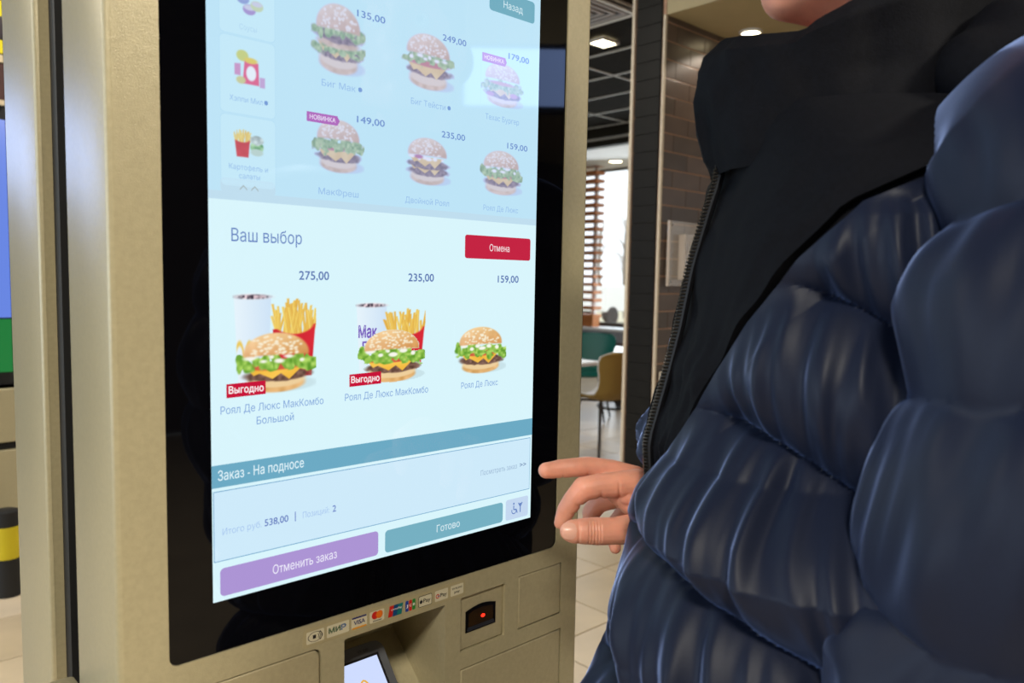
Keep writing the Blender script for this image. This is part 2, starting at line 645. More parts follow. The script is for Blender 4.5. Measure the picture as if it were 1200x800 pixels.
for k, (u, dd, wd) in enumerate(((703, 30, 'left'), (733, 26, 'right'))):
    p = hx(u, 350, dd)
    mb = MB()
    base = Vector((dd, p.y, FLOOR - .2))
    top = base + Vector((0, .1, 4.2))
    mb.tube([base, base.lerp(top, .5) + Vector((0, .08, 0)), top], [.1, .07, .02], 7)
    for q in range(26):
        s = base.lerp(top, .3 + .65 * random.random())
        e = s + Vector((random.uniform(-.6, .6), random.uniform(-.7, .7), random.uniform(.4, 1.1)))
        mb.tube([s, e], [.025, .006], 5)
    tr = mb.build('bare_tree', BARK)
    tag(tr, 'bare leafless tree outside, on the %s of the van' % wd, 'tree')

# ------------------------------------------------------------------ structure: tiled pillar wall and soffit
cx_, cy_ = 3.165, 1.868
PX1 = 7.0
py2 = hx(743, 25, cx_).y
TROWH = 0.0948
SOFZ = 1.687
pil = struct(MB().box(cx_ + .012, PX1, cy_ + .001, py2 - .002, FLOOR, CEIL + .03).build('wall_back', mat('tile_mortar', (186, 146, 120), rough=0.8, noise_scale=60, var=0.1)))
TB = [mat('brown_tile_%d' % k, c, rough=0.35, noise_scale=10, var=0.12) for k, c in enumerate(((84, 70, 62), (78, 66, 58), (90, 75, 66)))]
TD = mat('charcoal_tile', (27, 26, 24), spec=0.2, rough=0.5, noise_scale=18, var=0.12)
tl = 0.262
tms = []
for k in range(3):
    me = MB().bbox(0.0022, tl - .0022, 0, .014, .0028, TROWH - .0028, .001).mesh('tile')
    me.materials.append(TB[k])
    tms.append(me)
z0r = 1.465 - 40 * TROWH
for r in range(14, 43):
    z = z0r + r * TROWH
    if z > SOFZ - .02 or z + TROWH < -0.30:
        continue
    for c in range(-1, 9):
        x = cx_ + .035 + (c + (0.5 if r % 2 else 0.0)) * tl - .06
        if x < cx_ + .02:
            continue
        o = bpy.data.objects.new('tile', tms[random.randrange(3)])
        COL.objects.link(o)
        o.parent = pil
        o.location = (x, cy_ - .002, z)
    # cut tile at the corner
    x0 = cx_ + .022
    xs = [cx_ + .035 + (c + (0.5 if r % 2 else 0.0)) * tl - .06 for c in range(-1, 9)]
    nx = min(x for x in xs if x >= cx_ + .02)
    if nx - x0 > .02:
        MB().bbox(x0, nx - .0015, cy_ - .002, cy_ + .012, z + .0028, z + TROWH - .0028, .001).build('tile', TB[r % 3], pil)
me = MB().bbox(0, .013, .022, (py2 - cy_) - .02, .0012, TROWH - .0012, .0015).mesh('tile')
me.materials.append(TD)
for r in range(0, 48):
    z = z0r + r * TROWH
    if z < FLOOR or z > CEIL - .05:
        continue
    o = bpy.data.objects.new('tile', me)
    COL.objects.link(o)
    o.parent = pil
    o.location = (cx_, cy_, z)
MB().box(cx_ + .008, cx_ + .013, cy_ + .02, py2 - .02, FLOOR, CEIL).build('tile_backing', mat('charcoal_grout', (36, 33, 28), rough=0.9, noise_scale=40, var=0.1), pil)
TRIMM = mat('cream_corner_trim', (214, 200, 178), rough=0.4, noise_scale=20, var=0.04)
struct(MB().bbox(cx_ - .002, cx_ + .016, cy_ - .005, cy_ + .008, FLOOR, SOFZ, .003).build('trim_3', TRIMM))
struct(MB().bbox(cx_ - .004, cx_ + .012, py2 - .009, py2 + .009, FLOOR, CEIL + .02, .003).build('trim_4', TRIMM))
# lowered soffit to the right of the pillar
SOFM = mat('soffit_beige', (178, 164, 128), rough=0.7, noise_scale=6, var=0.04)
struct(MB().box(cx_ + .01, PX1, -6, cy_ - .004, SOFZ, SOFZ + .06).box(cx_ + .01, cx_ + .05, -6, cy_ - .004, SOFZ + .06, CEIL + .03).build('ceiling_soffit', SOFM))
wl = hz(880, 37, SOFZ)
downlight('wall_washer', (wl.x, wl.y, SOFZ), 0.05, 'recessed downlight in the beige soffit, washing the brown tiles', 13, 1.9, (wl.x - .30, wl.y + .10, SOFZ - 1.2))

# acrylic holder on the tiled wall
ACR = mat('clear_acrylic', (235, 225, 215), rough=0.08, alpha=0.22, spec=0.8, noise_scale=3, var=0.02)
EDGE = mat('acrylic_edge', (220, 205, 190), rough=0.2, alpha=0.75, noise_scale=3, var=0.02)
a0, a1 = hy(786, 258, cy_ - .05), hy(783, 335, cy_ - .05)
ac_t = thing('acrylic_holder', 'clear acrylic leaflet holder with studs on the brown tiled wall', 'holder', (a0.x, cy_ - .03, a1.z))
hx0, hx1, hz0, hz1 = a0.x - .005, a0.x + .34, a1.z, a0.z
MB().box(hx0, hx1, cy_ - .04, cy_ - .036, hz0, hz1).build('back_sheet', ACR, ac_t)
MB().box(hx0, hx0 + .012, cy_ - .046, cy_ - .036, hz0, hz1).build('sheet_edge', EDGE, ac_t)
MB().box(hx0 + .1, hx0 + .115, cy_ - .075, cy_ - .04, hz0 + .04, hz1 - .07).build('pocket_edge', EDGE, ac_t)
MB().box(hx0 + .1, hx1 - .04, cy_ - .079, cy_ - .075, hz0 + .04, hz1 - .07).build('pocket_sheet', ACR, ac_t)
MB().box(hx0 + .1, hx1 - .04, cy_ - .075, cy_ - .04, hz0 + .035, hz0 + .042).build('pocket_floor', EDGE, ac_t)
for sx in (hx0 + .02, hx1 - .02):
    for sz in (hz0 + .02, hz1 - .02):
        mb = MB().lathe([(.011, 0), (.011, .018), (.008, .02)], (0, 0, 0), 12)
        mb.v = [(sx + p[0], cy_ - .03 - p[2], sz + p[1]) for p in mb.v]
        mb.build('stud', mat('chrome_stud', (220, 220, 220), rough=0.2, metal=1, noise_scale=5, var=0.02), ac_t, True)

# service counter below the tiles
ct_z = hy(775, 441, cy_ - .15).z
cn = thing('tray_counter', 'cream topped service counter under the brown tiled wall', 'counter', (4.4, cy_ - .1, FLOOR))
MB().bbox(cx_ + .03, 5.6, cy_ - .30, cy_ - .01, ct_z - .06, ct_z, .006).build('counter_top', TRIMM, cn)
MB().box(cx_ + .06, 5.58, cy_ - .26, cy_ - .012, FLOOR, ct_z - .06).build('counter_base', mat('dark_cabinet', (30, 28, 27), rough=0.5, noise_scale=8, var=0.1), cn)

# rest of the room, behind and beside the viewer
PLASTER = mat('brown_plaster', (66, 58, 52), rough=0.85, noise_scale=5, var=0.05)
struct(MB().box(-5.1, 12, -6.1, -6, FLOOR, CEIL + .1).build('wall_front', PLASTER))
struct(MB().box(-5.1, 12, 10.5, 10.6, FLOOR, CEIL + .1).build('wall_far', PLASTER))
struct(MB().box(-5.1, -5, -6, -1.2, FLOOR, CEIL + .1).box(-5.1, -5, 4.4, 10.5, FLOOR, CEIL + .1).box(-5.1, -5, -1.2, 4.4, FLOOR, FLOOR + .5)
       .box(-5.1, -5, -1.2, 4.4, FLOOR + 2.8, CEIL + .1).build('wall_left', PLASTER))
wn2 = struct(MB().box(-5.08, -5.0, -1.2, 4.4, FLOOR + .5, FLOOR + .56).box(-5.08, -5, -1.2, 4.4, FLOOR + 2.74, FLOOR + 2.8)
             .box(-5.08, -5, -.4, -.34, FLOOR + .5, FLOOR + 2.8).box(-5.08, -5, 1.5, 1.56, FLOOR + .5, FLOOR + 2.8).build('window_2', FRAMEM))


# menu display behind the viewer; the kiosk glass mirrors it
def mirrored(u, v, y):
    p = hy(u, v, 0.0)
    d = ray(u, v)
    d = Vector((d.x, -d.y, d.z))
    return p + d * ((y - p.y) / d.y)


by = -3.2
MF = Vector((F0.x, -F0.y, 0))
MR = Vector((R0.x, -R0.y, 0))
MC = Vector((CAM.x, -CAM.y, CAM.z))


def mirror_at(u, v, D):
    d = ray(u, v)
    d = Vector((d.x, -d.y, d.z))
    return MC + d * (D / d.dot(MF))


BD = 4.4
q = [mirror_at(u, v, BD) for u, v in ((545, 54), (664, 60), (664, 126), (545, 122))]
mc = sum(q, Vector()) / 4
bw = max(abs((p - mc).dot(MR)) for p in q)
bh = sum(abs(p.z - mc.z) for p in q) / 4
BM = Matrix.Translation(mc) @ Matrix((MR, MF, Vector((0, 0, 1)))).transposed().to_4x4()
brd = thing('bright_panel', 'bright blue-white menu display hanging opposite the kiosk', 'display', mc - Vector((0, 0, bh)))
MB().bbox(-bw - .03, bw + .03, .004, .08, -bh - .03, bh + .03, .006, BM).build('display_case', BLACK, brd)
MB().box(-bw, bw, 0, .004, -bh, bh, BM).build('display_panel', mat('cool_backlight', (20, 20, 24), emit=(160, 190, 255), emit_s=6.5), brd)
for xx in (-bw + .2, bw - .2):
    MB().tube([BM @ Vector((xx, .05, bh)), BM @ Vector((xx, .05, CEIL + .03 - mc.z))], .012, 8).build('hanger', DARKGREY, brd)
# unseen bright panel, added to put glare on the kiosk's left side
lb = thing('bright_panel', 'bright menu display hanging in the room left of the kiosk', 'display', (-1.2, 4.5, .75))
MB().bbox(-2.0, -.4, 4.5, 4.58, .75, 1.30, .006).build('display_case', BLACK, lb)
MB().box(-1.97, -.43, 4.494, 4.5, .78, 1.27).build('display_panel', mat('cool_backlight', (20, 20, 24)), lb)
for xx in (-1.8, -.6):
    MB().tube([(xx, 4.54, 1.3), (xx, 4.54, CEIL + .03)], .012, 8).build('hanger', DARKGREY, lb)
q = [mirrored(u, v, by - 1.2) for u, v in ((612, 360), (664, 396))]
org = thing('heat_display', 'warm orange lit food display far behind the viewer', 'display', ((q[0].x + q[1].x) / 2, by - 1.2, FLOOR))
ex0, ex1 = sorted((q[0].x, q[1].x))
ez0, ez1 = sorted((q[0].z, q[1].z))
MB().box(ex0, ex1, by - 1.6, by - 1.2, FLOOR, ez0).build('cabinet', mat('dark_cabinet', (30, 28, 27)), org)
MB().box(ex0, ex1, by - 1.6, by - 1.5, ez0, ez1).build('back_panel', mat('dark_cabinet', (30, 28, 27)), org)
for k in range(5):
    w = (ex1 - ex0) / 5
    MB().sphere((ex0 + w * (k + .5), by - 1.42, ez0 + (ez1 - ez0) * (.3 + .12 * (k % 3))), (w * .42, .06, (ez1 - ez0) * .25)).build(
        'heat_lamp', mat('orange_glow', (40, 20, 8), emit=(255, 130, 40), emit_s=3.0), org, True)
MB().box(ex0, ex1, by - 1.6, by - 1.2, ez1, ez1 + .05).build('hood', mat('dark_cabinet', (30, 28, 27)), org)

# ------------------------------------------------------------------ the self-service kiosk
K = thing('self_service_kiosk', 'beige double-sided self-service ordering kiosk with large lit touchscreen', 'kiosk', (0.2, 0.1, FLOOR))
KX0, KX1, KZ1 = -0.081, 0.4874, 0.84
KZ0 = FLOOR
YF = -0.002
D1, D2, D3 = 0.118, 0.222, 0.362


def slab(name, ya, yb, flip=False):
    """rounded-edge frame of one side of the kiosk"""
    mb = MB()
    prof = [(0.005, 0.0), (0.0022, 0.0008), (0.0006, 0.0028), (0.0, 0.006)]
    L = []
    for ins, dy in prof:
        L.append([(x, ya + dy * (1 if yb > ya else -1), z) for x, z in rrect(KX0 + ins, KX1 - ins, KZ0 + ins * .2, KZ1 - ins, 0.012)])
    for ins, yy in ((0.0, yb - (0.003 if yb > ya else -0.003)), (0.002, yb), (0.02, yb)):
        L.append([(x, yy, z) for x, z in rrect(KX0 + ins, KX1 - ins, KZ0 + ins * .2, KZ1 - ins, 0.012)])
    ring_loops(mb, L)
    return mb.build(name, BEIGE, K, True)


slab('frame', YF, D1)
GZ0, GZ1 = -0.0474, 0.755
GX0, GX1 = -0.0395, 0.4447
hole_glass = rrect(GX0, GX1, GZ0, GZ1, 0.009)
hole_rec = rrect(0.1333, 0.2637, -0.290, -0.0742, 0.001, 1)
hole_read = rrect(0.2866, 0.3558, -0.1382, -0.0728, 0.001, 1)
hole_a = rrect(0.3780, 0.4548, -0.1382, -0.0700, 0.001, 1)
hole_b = rrect(0.2866, 0.4568, -0.300, -0.1582, 0.001, 1)
hole_l = rrect(-0.0450, 0.1068, -0.300, -0.0738, 0.009)
outer = rrect(KX0 + .005, KX1 - .005, KZ0 + .001, KZ1 - .005, 0.012)
MB().prism([outer, hole_glass, hole_rec, hole_read, hole_a, hole_b, hole_l], YF, 0.010).build('face_plate', BEIGE, K)


def ins(l, d):
    cx = (min(p[0] for p in l) + max(p[0] for p in l)) / 2
    cz = (min(p[1] for p in l) + max(p[1] for p in l)) / 2
    w = max(p[0] for p in l) - cx
    h = max(p[1] for p in l) - cz
    return [(cx + (p[0] - cx) * (1 - d / w), cz + (p[1] - cz) * (1 - d / h)) for p in l]


def plate(name, l, gap, y, m, th=0.008):
    """cover plate with a small rounded edge"""
    a, b, c = ins(l, gap), ins(l, gap + .0006), ins(l, gap + .0016)
    mb = MB()
    ring_loops(mb, [[(x, y + th, z) for x, z in a], [(x, y + .0012, z) for x, z in a], [(x, y + .0003, z) for x, z in b], [(x, y, z) for x, z in c]])
    mb.flat(c, y)
    return mb.build(name, m, K, True)


plate('access_panel', hole_a, 0.0012, YF + .0002, PANEL)
plate('receipt_panel', hole_b, 0.0018, YF + .0004, PANEL)
plate('access_panel', hole_l, 0.0013, YF + .0002, PANEL)
# dark backing behind the joints
MB().box(0.2700, 0.4600, 0.0105, 0.030, -0.302, -0.066).build('joint_backing', GAP, K)
MB().box(-0.050, 0.1290, 0.0105, 0.030, -0.302, -0.066).build('joint_backing', GAP, K)
# recess for the card terminal
rx0, rx1, rz0, rz1, rd = 0.1333, 0.2637, -0.290, -0.0742, 0.105
mb = MB()
mb.box(rx0 - .003, rx0, 0.0101, rd, rz0, rz1).box(rx1, rx1 + .003, 0.0101, rd, rz0, rz1).box(rx0, rx1, 0.0101, rd, rz1, rz1 + .003)
mb.box(rx0, rx1, 0.0101, rd, rz0 - .003, rz0).box(rx0, rx1, rd - .003, rd, rz0, rz1)
mb.build('terminal_recess', BEIGE, K)
# sloping inner ledge of the recess
mb = MB()
mb.add([(rx0, rd - .004, -0.135), (rx1, rd - .004, -0.135), (rx1, 0.012, -0.215), (rx0, 0.012, -0.215), (rx0, rd - .004, -.28), (rx1, rd - .004, -.28), (rx1, .012, -.28), (rx0, .012, -.28)],
       [(0, 1, 2, 3), (0, 4, 5, 1), (3, 2, 6, 7), (4, 7, 6, 5), (0, 3, 7, 4), (1, 5, 6, 2)])
mb.build('recess_ledge', BEIGE, K)

# code reader: recessed square plate with arched dark window
rp = plate('reader_plate', hole_read, 0.0005, YF + .0035, PANEL)
arch = [(0.2965, -0.1185), (0.3432, -0.1185), (0.3432, -0.0925)]
arch += [(0.3432 - 0.0467 * t, -0.0925 + 0.0042 * math.sin(math.pi * t) - 0.0006 * t) for t in (0.15, 0.3, .45, .6, .75, .9)] + [(0.2965, -0.0931)]
rw = MB().prism([arch], YF + .0028, YF + .006).build('reader_window', mat('reader_dark_glass', (14, 12, 12), rough=0.08, noise_scale=8, var=0.1), K)
ia = ins(arch, .0045)
MB().prism([ia], YF + .0024, YF + .003).build('reader_lens', mat('reader_lens_brown', (44, 30, 16), rough=0.15, noise_scale=40, var=0.3), rw)
MB().prism([[(0.2985, -0.1165), (0.3405, -0.1165), (0.3390, -0.1125), (0.3005, -0.1125)]], YF + .0010, YF + .003).build('reader_lip', mat('reader_lip_grey', (38, 40, 48), rough=0.3, noise_scale=20, var=.05), rw)
MB().sphere((0.3222, YF + .0016, -0.1035), (0.0030, 0.001, 0.0021)).build('red_led', mat('red_led', (120, 8, 4), emit=(255, 40, 20), emit_s=2.5), rw, True)

# spine and rear panel
MB().box(KX0 + .026, KX1 - .026, D1 - .001, D2 + .001, KZ0, KZ1 - .06).build('spine', DARKGREY, K)
MB().box(KX0 + .014, KX0 + .026, D2 - .022, D2, KZ0, KZ1 - .05).build('black_strip', BLACK, K)  # narrow black strip beside the spine, against the rear frame
slab('rear_frame', D2, D3)
MB().box(KX0 + .004, KX1 - .004, D2 + .0004, D3 - .004, KZ0, KZ1 - .006).build('rear_body', BEIGE, K)
MB().prism([rrect(GX0, GX1, GZ0, GZ1, 0.009)], D3 - .003, D3 + .001).build('rear_glass', GLASS_BLACK, K)
MB().box(KX0 + .016, KX1 - .016, D1 - .008, D1 - .001, KZ0, KZ1 - .016).build('back_plate', BEIGE, K)
# side shelf, only its inner corner shows
sp_ = hx(85, 789, KX0)
MB().bbox(KX0 - .20, KX0 + .001, sp_.y - .17, sp_.y, sp_.z - .05, sp_.z, .006).build('side_shelf', BEIGE, K, True)

# display glass and lit screen
glass = MB().prism([ins(hole_glass, .0002)], 0.0, 0.012).build('display_glass', GLASS_BLACK, K)
SW, SH = 0.398, 0.7075
LOW = (217, 245, 252)
UPP = (190, 228, 247)
STRIP = (192, 222, 239)
YL = [-0.00015 * (k + 1) for k in range(8)]


def quad(name, x0, x1, z0, z1, col, layer, parent, r=0.0, s=1.0):
    mb = MB()
    mb.flat(rrect(x0, x1, z0, z1, r) if r else [(x0, z0), (x1, z0), (x1, z1), (x0, z1)], YL[layer])
    return mb.build(name, lit(col, s), parent)


mb = MB()
mb.flat([(0, 0), (SW, 0), (SW, 0.3595), (0, .3595)], YL[0])
screen = mb.build('touchscreen', lit(LOW), K)
screen['label'] = 'lit touchscreen showing the order page'
quad('menu_page', 0, SW, 0.3668, SH, UPP, 0, screen)
quad('divider_strip', 0, SW, 0.3595, 0.3668, STRIP, 0, screen)

TX = (120, 158, 215)      # caption blue
TXF = (150, 188, 232)     # faded caption
TXB = (84, 112, 176)      # price
TXU = (112, 144, 205)


def T(s, x0, x1, zb, cap, col, bold=0.0, layer=4, name='lettering'):
    return text(name, s, x0, x1, zb, cap, YL[layer], lit(col), screen, bold)


# ---- painted pictures: each is a fine grid whose points carry the picture's colours
rng = np.random.default_rng(5)


def vnoise(u, v, fu, fv, seed):
    r = np.random.default_rng(seed)
    L = r.random((int(fv) + 3, int(fu) + 3))
    x, y = np.clip(u, 0, 1) * fu, np.clip(v, 0, 1) * fv
    i, j = x.astype(int), y.astype(int)
    a, b = x - i, y - j
    a, b = a * a * (3 - 2 * a), b * b * (3 - 2 * b)
    return (L[j, i] * (1 - a) + L[j, i + 1] * a) * (1 - b) + (L[j + 1, i] * (1 - a) + L[j + 1, i + 1] * a) * b


def sm(d, w):
    t = np.clip(0.5 - d / w, 0, 1)
    return t * t * (3 - 2 * t)


class Pic:
    def __init__(self, n, m, bg):
        self.n, self.m = n, m
        self.u, self.v = np.meshgrid(np.linspace(0, 1, n), np.linspace(0, 1, m))
        self.img = np.ones((m, n, 3)) * np.array(bg, float)
        self.bg = np.array(bg, float)
        self.w = 1.6 / n

    def put(self, mask, col):
        col = np.asarray(col, float)
        self.img = self.img * (1 - mask[..., None]) + col * mask[..., None]

    def ell(self, cx, cy, rx, ry, wob=0.0, seed=1, f=8):
        d = np.sqrt(((self.u - cx) / rx) ** 2 + ((self.v - cy) / ry) ** 2) - 1
        if wob:
            d = d + wob * (vnoise(self.u, self.v, f, f, seed) - .5) * 2
        return sm(d * min(rx, ry), self.w * 1.5)

    def poly(self, pts):
        inside = np.full(self.u.shape, -9.0)
        n = len(pts)
        a = sum(pts[i][0] * pts[(i + 1) % n][1] - pts[(i + 1) % n][0] * pts[i][1] for i in range(n))
        for i in range(n):
            x0, y0 = pts[i]
            x1, y1 = pts[(i + 1) % n]
            L = math.hypot(x1 - x0, y1 - y0)
            d = ((self.u - x0) * (y1 - y0) - (self.v - y0) * (x1 - x0)) / L * (1 if a > 0 else -1)
            inside = np.maximum(inside, d)
        return sm(inside, self.w)

    def tex(self, col, var, fu, fv, seed):
        t = vnoise(self.u, self.v, fu, fv, seed)[..., None]
        return np.clip(np.array(col, float) + (t - .5) * 2 * np.array(var, float), 0, 255)

    def burger(self, x0, x1, y0, y1, kind='deluxe', seed=1):
        W_, H_ = x1 - x0, y1 - y0
        X = lambda a: x0 + a * W_
        Y = lambda a: y0 + a * H_
        e = lambda cx, cy, rx, ry, wob=0., sd=1, f=8: self.ell(X(cx), Y(cy), rx * W_, ry * H_, wob, sd + seed, f)
        # contact shadow on the page
        self.put(e(.60, .13, .44, .12) * .35, self.bg * .78)
        bun = lambda a: self.tex((226, 172, 104), (20, 22, 26), 14, 14, seed + a)
        self.put(e(.50, .15, .37, .14), bun(1))
        self.put(e(.50, .21, .37, .12), (240, 205, 150))
        two = kind in ('double', 'bigmac')
        patty = lambda cy, a: (self.put(e(.52, cy, .44, .105, .10, a, 16), self.tex((112, 76, 62), (34, 28, 26), 26, 26, seed + a)))
        def cheese(cy):
            for (a, b, c) in (((.12, cy + .09), (.70, cy + .10), (.44, cy - .10)), ((.45, cy + .08), (.86, cy + .10), (.66, cy - .12)), ((.1, cy + .09), (.5, cy + .09), (.2, cy - .03))):
                self.put(self.poly([(X(a[0]), Y(a[1])), (X(c[0]), Y(c[1])), (X(b[0]), Y(b[1]))]), self.tex((250, 190, 62), (8, 14, 18), 8, 8, seed))
        def lettuce(cy, h=.085):
            for k in range(11):
                cx = .05 + .09 * k
                o_ = .05 * math.sin(k * 2.3 + seed) - .03 * abs(k - 5) / 5
                self.put(e(cx, cy + o_, .085 + .02 * math.sin(k * 5.1), h * (1 + .3 * math.sin(k * 3.7 + seed)), .55, k, 16), self.tex((132, 182, 62), (52, 40, 36), 22, 22, seed + k))
        def sauce(cy):
            for k in range(6):
                self.put(e(.16 + .13 * k + .03 * math.sin(k * 7.7), cy + .035 * math.sin(k * 3 + seed), .05 + .02 * math.sin(k * 4.4 + seed), .032, .4, k, 10), (250, 247, 236))
        if kind == 'bigmac':
            patty(.30, 1); cheese(.32); lettuce(.36, .05)
            self.put(e(.5, .43, .40, .075), bun(2))
            patty(.53, 3); lettuce(.60, .055)
        elif kind == 'double':
            patty(.29, 1); cheese(.34); patty(.43, 2); cheese(.48); sauce(.55)
            self.put(e(.3, .57, .09, .04), (190, 60, 110))
        elif kind == 'tasty':
            patty(.33, 1); cheese(.33); self.put(e(.48, .46, .40, .06), (214, 74, 56)); lettuce(.55, .07); sauce(.55)
        elif kind == 'texas':
            patty(.28, 1); cheese(.33); lettuce(.46, .09)
            self.put(e(.2, .25, .1, .05, .2), (190, 80, 120)); self.put(e(.78, .3, .1, .05, .2), (200, 90, 120))
            self.put(e(.48, .52, .3, .04), (220, 110, 80))
        elif kind == 'fresh':
            patty(.30, 1); cheese(.31); self.put(e(.40, .46, .34, .06), (206, 66, 60)); lettuce(.52, .10)
        else:
            patty(.29, 1); cheese(.33); self.put(e(.46, .44, .36, .07), self.tex((208, 78, 52), (16, 26, 20), 10, 10, seed)); lettuce(.50, .095); sauce(.55)
        # domed top bun with sesame
        top = e(.50, .64, .43, .33) * sm((Y(.585) + .03 * H_ * np.sin((self.u - X(.5)) / W_ * 2.2 + 1.4) - self.v), self.w * 2)
        g = np.clip((self.v - Y(.55)) / (.42 * H_), 0, 1)[..., None]
        hx_ = np.clip((self.u - X(.1)) / (.8 * W_), 0, 1)[..., None]
        colr = np.array((214, 150, 88.)) * (1 - g) + np.array((240, 200, 140.)) * g
        colr = colr + (1 - hx_) * np.array((14, 18, 24.)) - hx_ * np.array((6, 14, 22.))
        self.put(top, np.clip(colr + (vnoise(self.u, self.v, 18, 18, seed)[..., None] - .5) * 16, 0, 255))
        rr = np.random.default_rng(seed + 30)
        for k in range(80):
            a = rr.uniform(0, 2 * math.pi)
            q_ = math.sqrt(rr.uniform(0, 1))
            sx, sy = .5 + .36 * q_ * math.cos(a), .74 + .20 * q_ * math.sin(a)
            self.put(e(sx, sy, .017, .014) * top, (252, 240, 212))

    def cup(self, x0, x1, y0, y1, mark):
        m_ = self.poly([(x0 + .1 * (x1 - x0), y0), (x1 - .1 * (x1 - x0), y0), (x1, y1), (x0, y1)])
        t = np.clip((self.u - x0) / (x1 - x0), 0, 1)[..., None]
        self.put(m_, np.array((232, 244, 252.)) * (1 - t) + np.array((206, 226, 246.)) * t)
        rx = (x1 - x0) / 2
        self.put(self.ell((x0 + x1) / 2, y1, rx, .03), (236, 246, 252))
        self.put(self.ell((x0 + x1) / 2, y1 - .004, rx * .88, .022), self.tex((140, 120, 130), (110, 100, 95), 40, 44, 9))
        if mark == 'arch':
            for k in (0, 1):
                c = x0 + (.14 + .26 * k) * (x1 - x0)
                d = np.abs(np.sqrt(((self.u - c) / .045) ** 2 + ((self.v - (y0 + .30 * (y1 - y0))) / .14) ** 2) - 1)
                self.put(sm(d * .045 - .008, self.w) * (self.v > y0 + .30 * (y1 - y0)) * m_, (236, 196, 80))

    def fries(self, x0, x1, y0, y1, seed=3):
        ym = y0 + .55 * (y1 - y0)
        rr = np.random.default_rng(seed)
        for k in range(46):
            b = rr.uniform(.08, .92)
            t = b + rr.uniform(-.20, .22)
            top = y0 + (y1 - y0) * rr.uniform(.74, 1.0) * (1 - .16 * abs(b - .5))
            xb, xt = x0 + b * (x1 - x0), x0 + (t * 1.12 - .06) * (x1 - x0)
            w = .014
            s_ = rr.uniform(-22, 22)
            self.put(self.poly([(xb - w, ym - .1), (xb + w, ym - .1), (xt + w, top), (xt - w, top)]), (240 + s_ * .4, 196 + s_, 84 + s_))
            self.put(self.poly([(xb + w * .3, ym - .1), (xb + w, ym - .1), (xt + w, top), (xt + w * .3, top)]) * .5, (206, 150, 52))
        bx = self.poly([(x0 + .12 * (x1 - x0), y0), (x1 - .10 * (x1 - x0), y0), (x1, ym + .08), (x0 - .0, ym + .03)])
        dip = self.ell((x0 + x1) / 2, ym + .09, (x1 - x0) * .46, .11)
        self.put(bx * (1 - dip), self.tex((206, 26, 38), (18, 6, 8), 6, 6, 2))

    def obj(self, name, x0, x1, z0, z1, layer, fade=0.0, tint=None):
        img = self.img * (1 - fade) + self.bg * fade
        if tint:
            k_ = np.clip(np.abs(self.img - self.bg).sum(-1, keepdims=True) / 60, 0, 1)
            lum = img.mean(-1, keepdims=True)
            img = img + k_ * (.30 * (lum - img) + np.array((-6, -10, 12.)))
            img = np.clip(img, 0, 255)
        c = img / 255.0
        c = np.where(c <= 0.04045, c / 12.92, ((c + 0.055) / 1.055) ** 2.4)
        n, m_ = self.n, self.m
        X = x0 + self.u * (x1 - x0)
        Z = z0 + self.v * (z1 - z0)
        vs = np.stack([X, np.full(X.shape, YL[layer]), Z], -1).reshape(-1, 3)
        idx = np.arange(n * m_).reshape(m_, n)
        fs = np.stack([idx[:-1, :-1], idx[:-1, 1:], idx[1:, 1:], idx[1:, :-1]], -1).reshape(-1, 4)
        me = bpy.data.meshes.new(name)
        me.from_pydata(vs.tolist(), [], fs.tolist())
        ca = me.color_attributes.new('picture', 'FLOAT_COLOR', 'POINT')
        rgba = np.concatenate([c.reshape(-1, 3), np.ones((n * m_, 1))], 1)
        ca.data.foreach_set('color', rgba.ravel().astype(np.float32))
        me.update()
        return link(name, me, lit_picture(), screen)


# upper, faded menu page: two rows of three burgers
FADE = 0.47
CX = (0.1275, 0.2345, 0.3400)
rows = [
    (0.4900, 0.5460, [('bigmac', 'Биг Мак', '135,00', 0.0), ('tasty', 'Биг Тейсти', '249,00', 0.0), ('texas', 'Техас Бургер', '179,00', 0.0)]),
    (0.3930, 0.4435, [('fresh', 'МакФреш', '149,00', 0.0), ('double', 'Двойной Роял', '235,00', 0.0), ('deluxe', 'Роял Де Люкс', '159,00', 0.0)]),
]
hw = {'Биг Мак': .030, 'Биг Тейсти': .035, 'Техас Бургер': .033, 'МакФреш': .029, 'Двойной Роял': .032, 'Роял Де Люкс': .034}
cwid = {'Биг Мак': .037, 'Биг Тейсти': .045, 'Техас Бургер': .052, 'МакФреш': .044, 'Двойной Роял': .058, 'Роял Де Люкс': .054}
for ri, (z0, z1, items) in enumerate(rows):
    for ci, (kind, cap, price, _) in enumerate(items):
        p = Pic(72, 66, UPP)
        p.burger(.04, .96, .03, .97, kind, 3 + ri * 3 + ci)
        w = hw[cap]
        z0, z1 = {'bigmac': (.4845, .5565), 'tasty': (.4890, .5515), 'texas': (.4885, .5415), 'fresh': (.3920, .4475), 'double': (.3905, .4445), 'deluxe': (.3890, .4440)}[kind]
        p.obj('burger_picture', CX[ci] - w, CX[ci] + w, z0, z1, 1, FADE + (.12 if kind == 'texas' else 0), True)
        zc = 0.4735 - 0.1015 * ri
        T(cap, CX[ci] - cwid[cap] / 2, CX[ci] + cwid[cap] / 2, zc, .0062, TXF)
        if ri == 0 and ci < 2:
            quad('new_dot', CX[ci] + cwid[cap] / 2 + .003, CX[ci] + cwid[cap] / 2 + .0075, zc + .001, zc + .0055, TX, 3, screen, .002)
        px = (0.1475, 0.2525, 0.3480)[ci]
        zp = (0.5460, 0.4450)[ri]
        T(price, px, px + .0325, zp, .0068, TXU, .012)


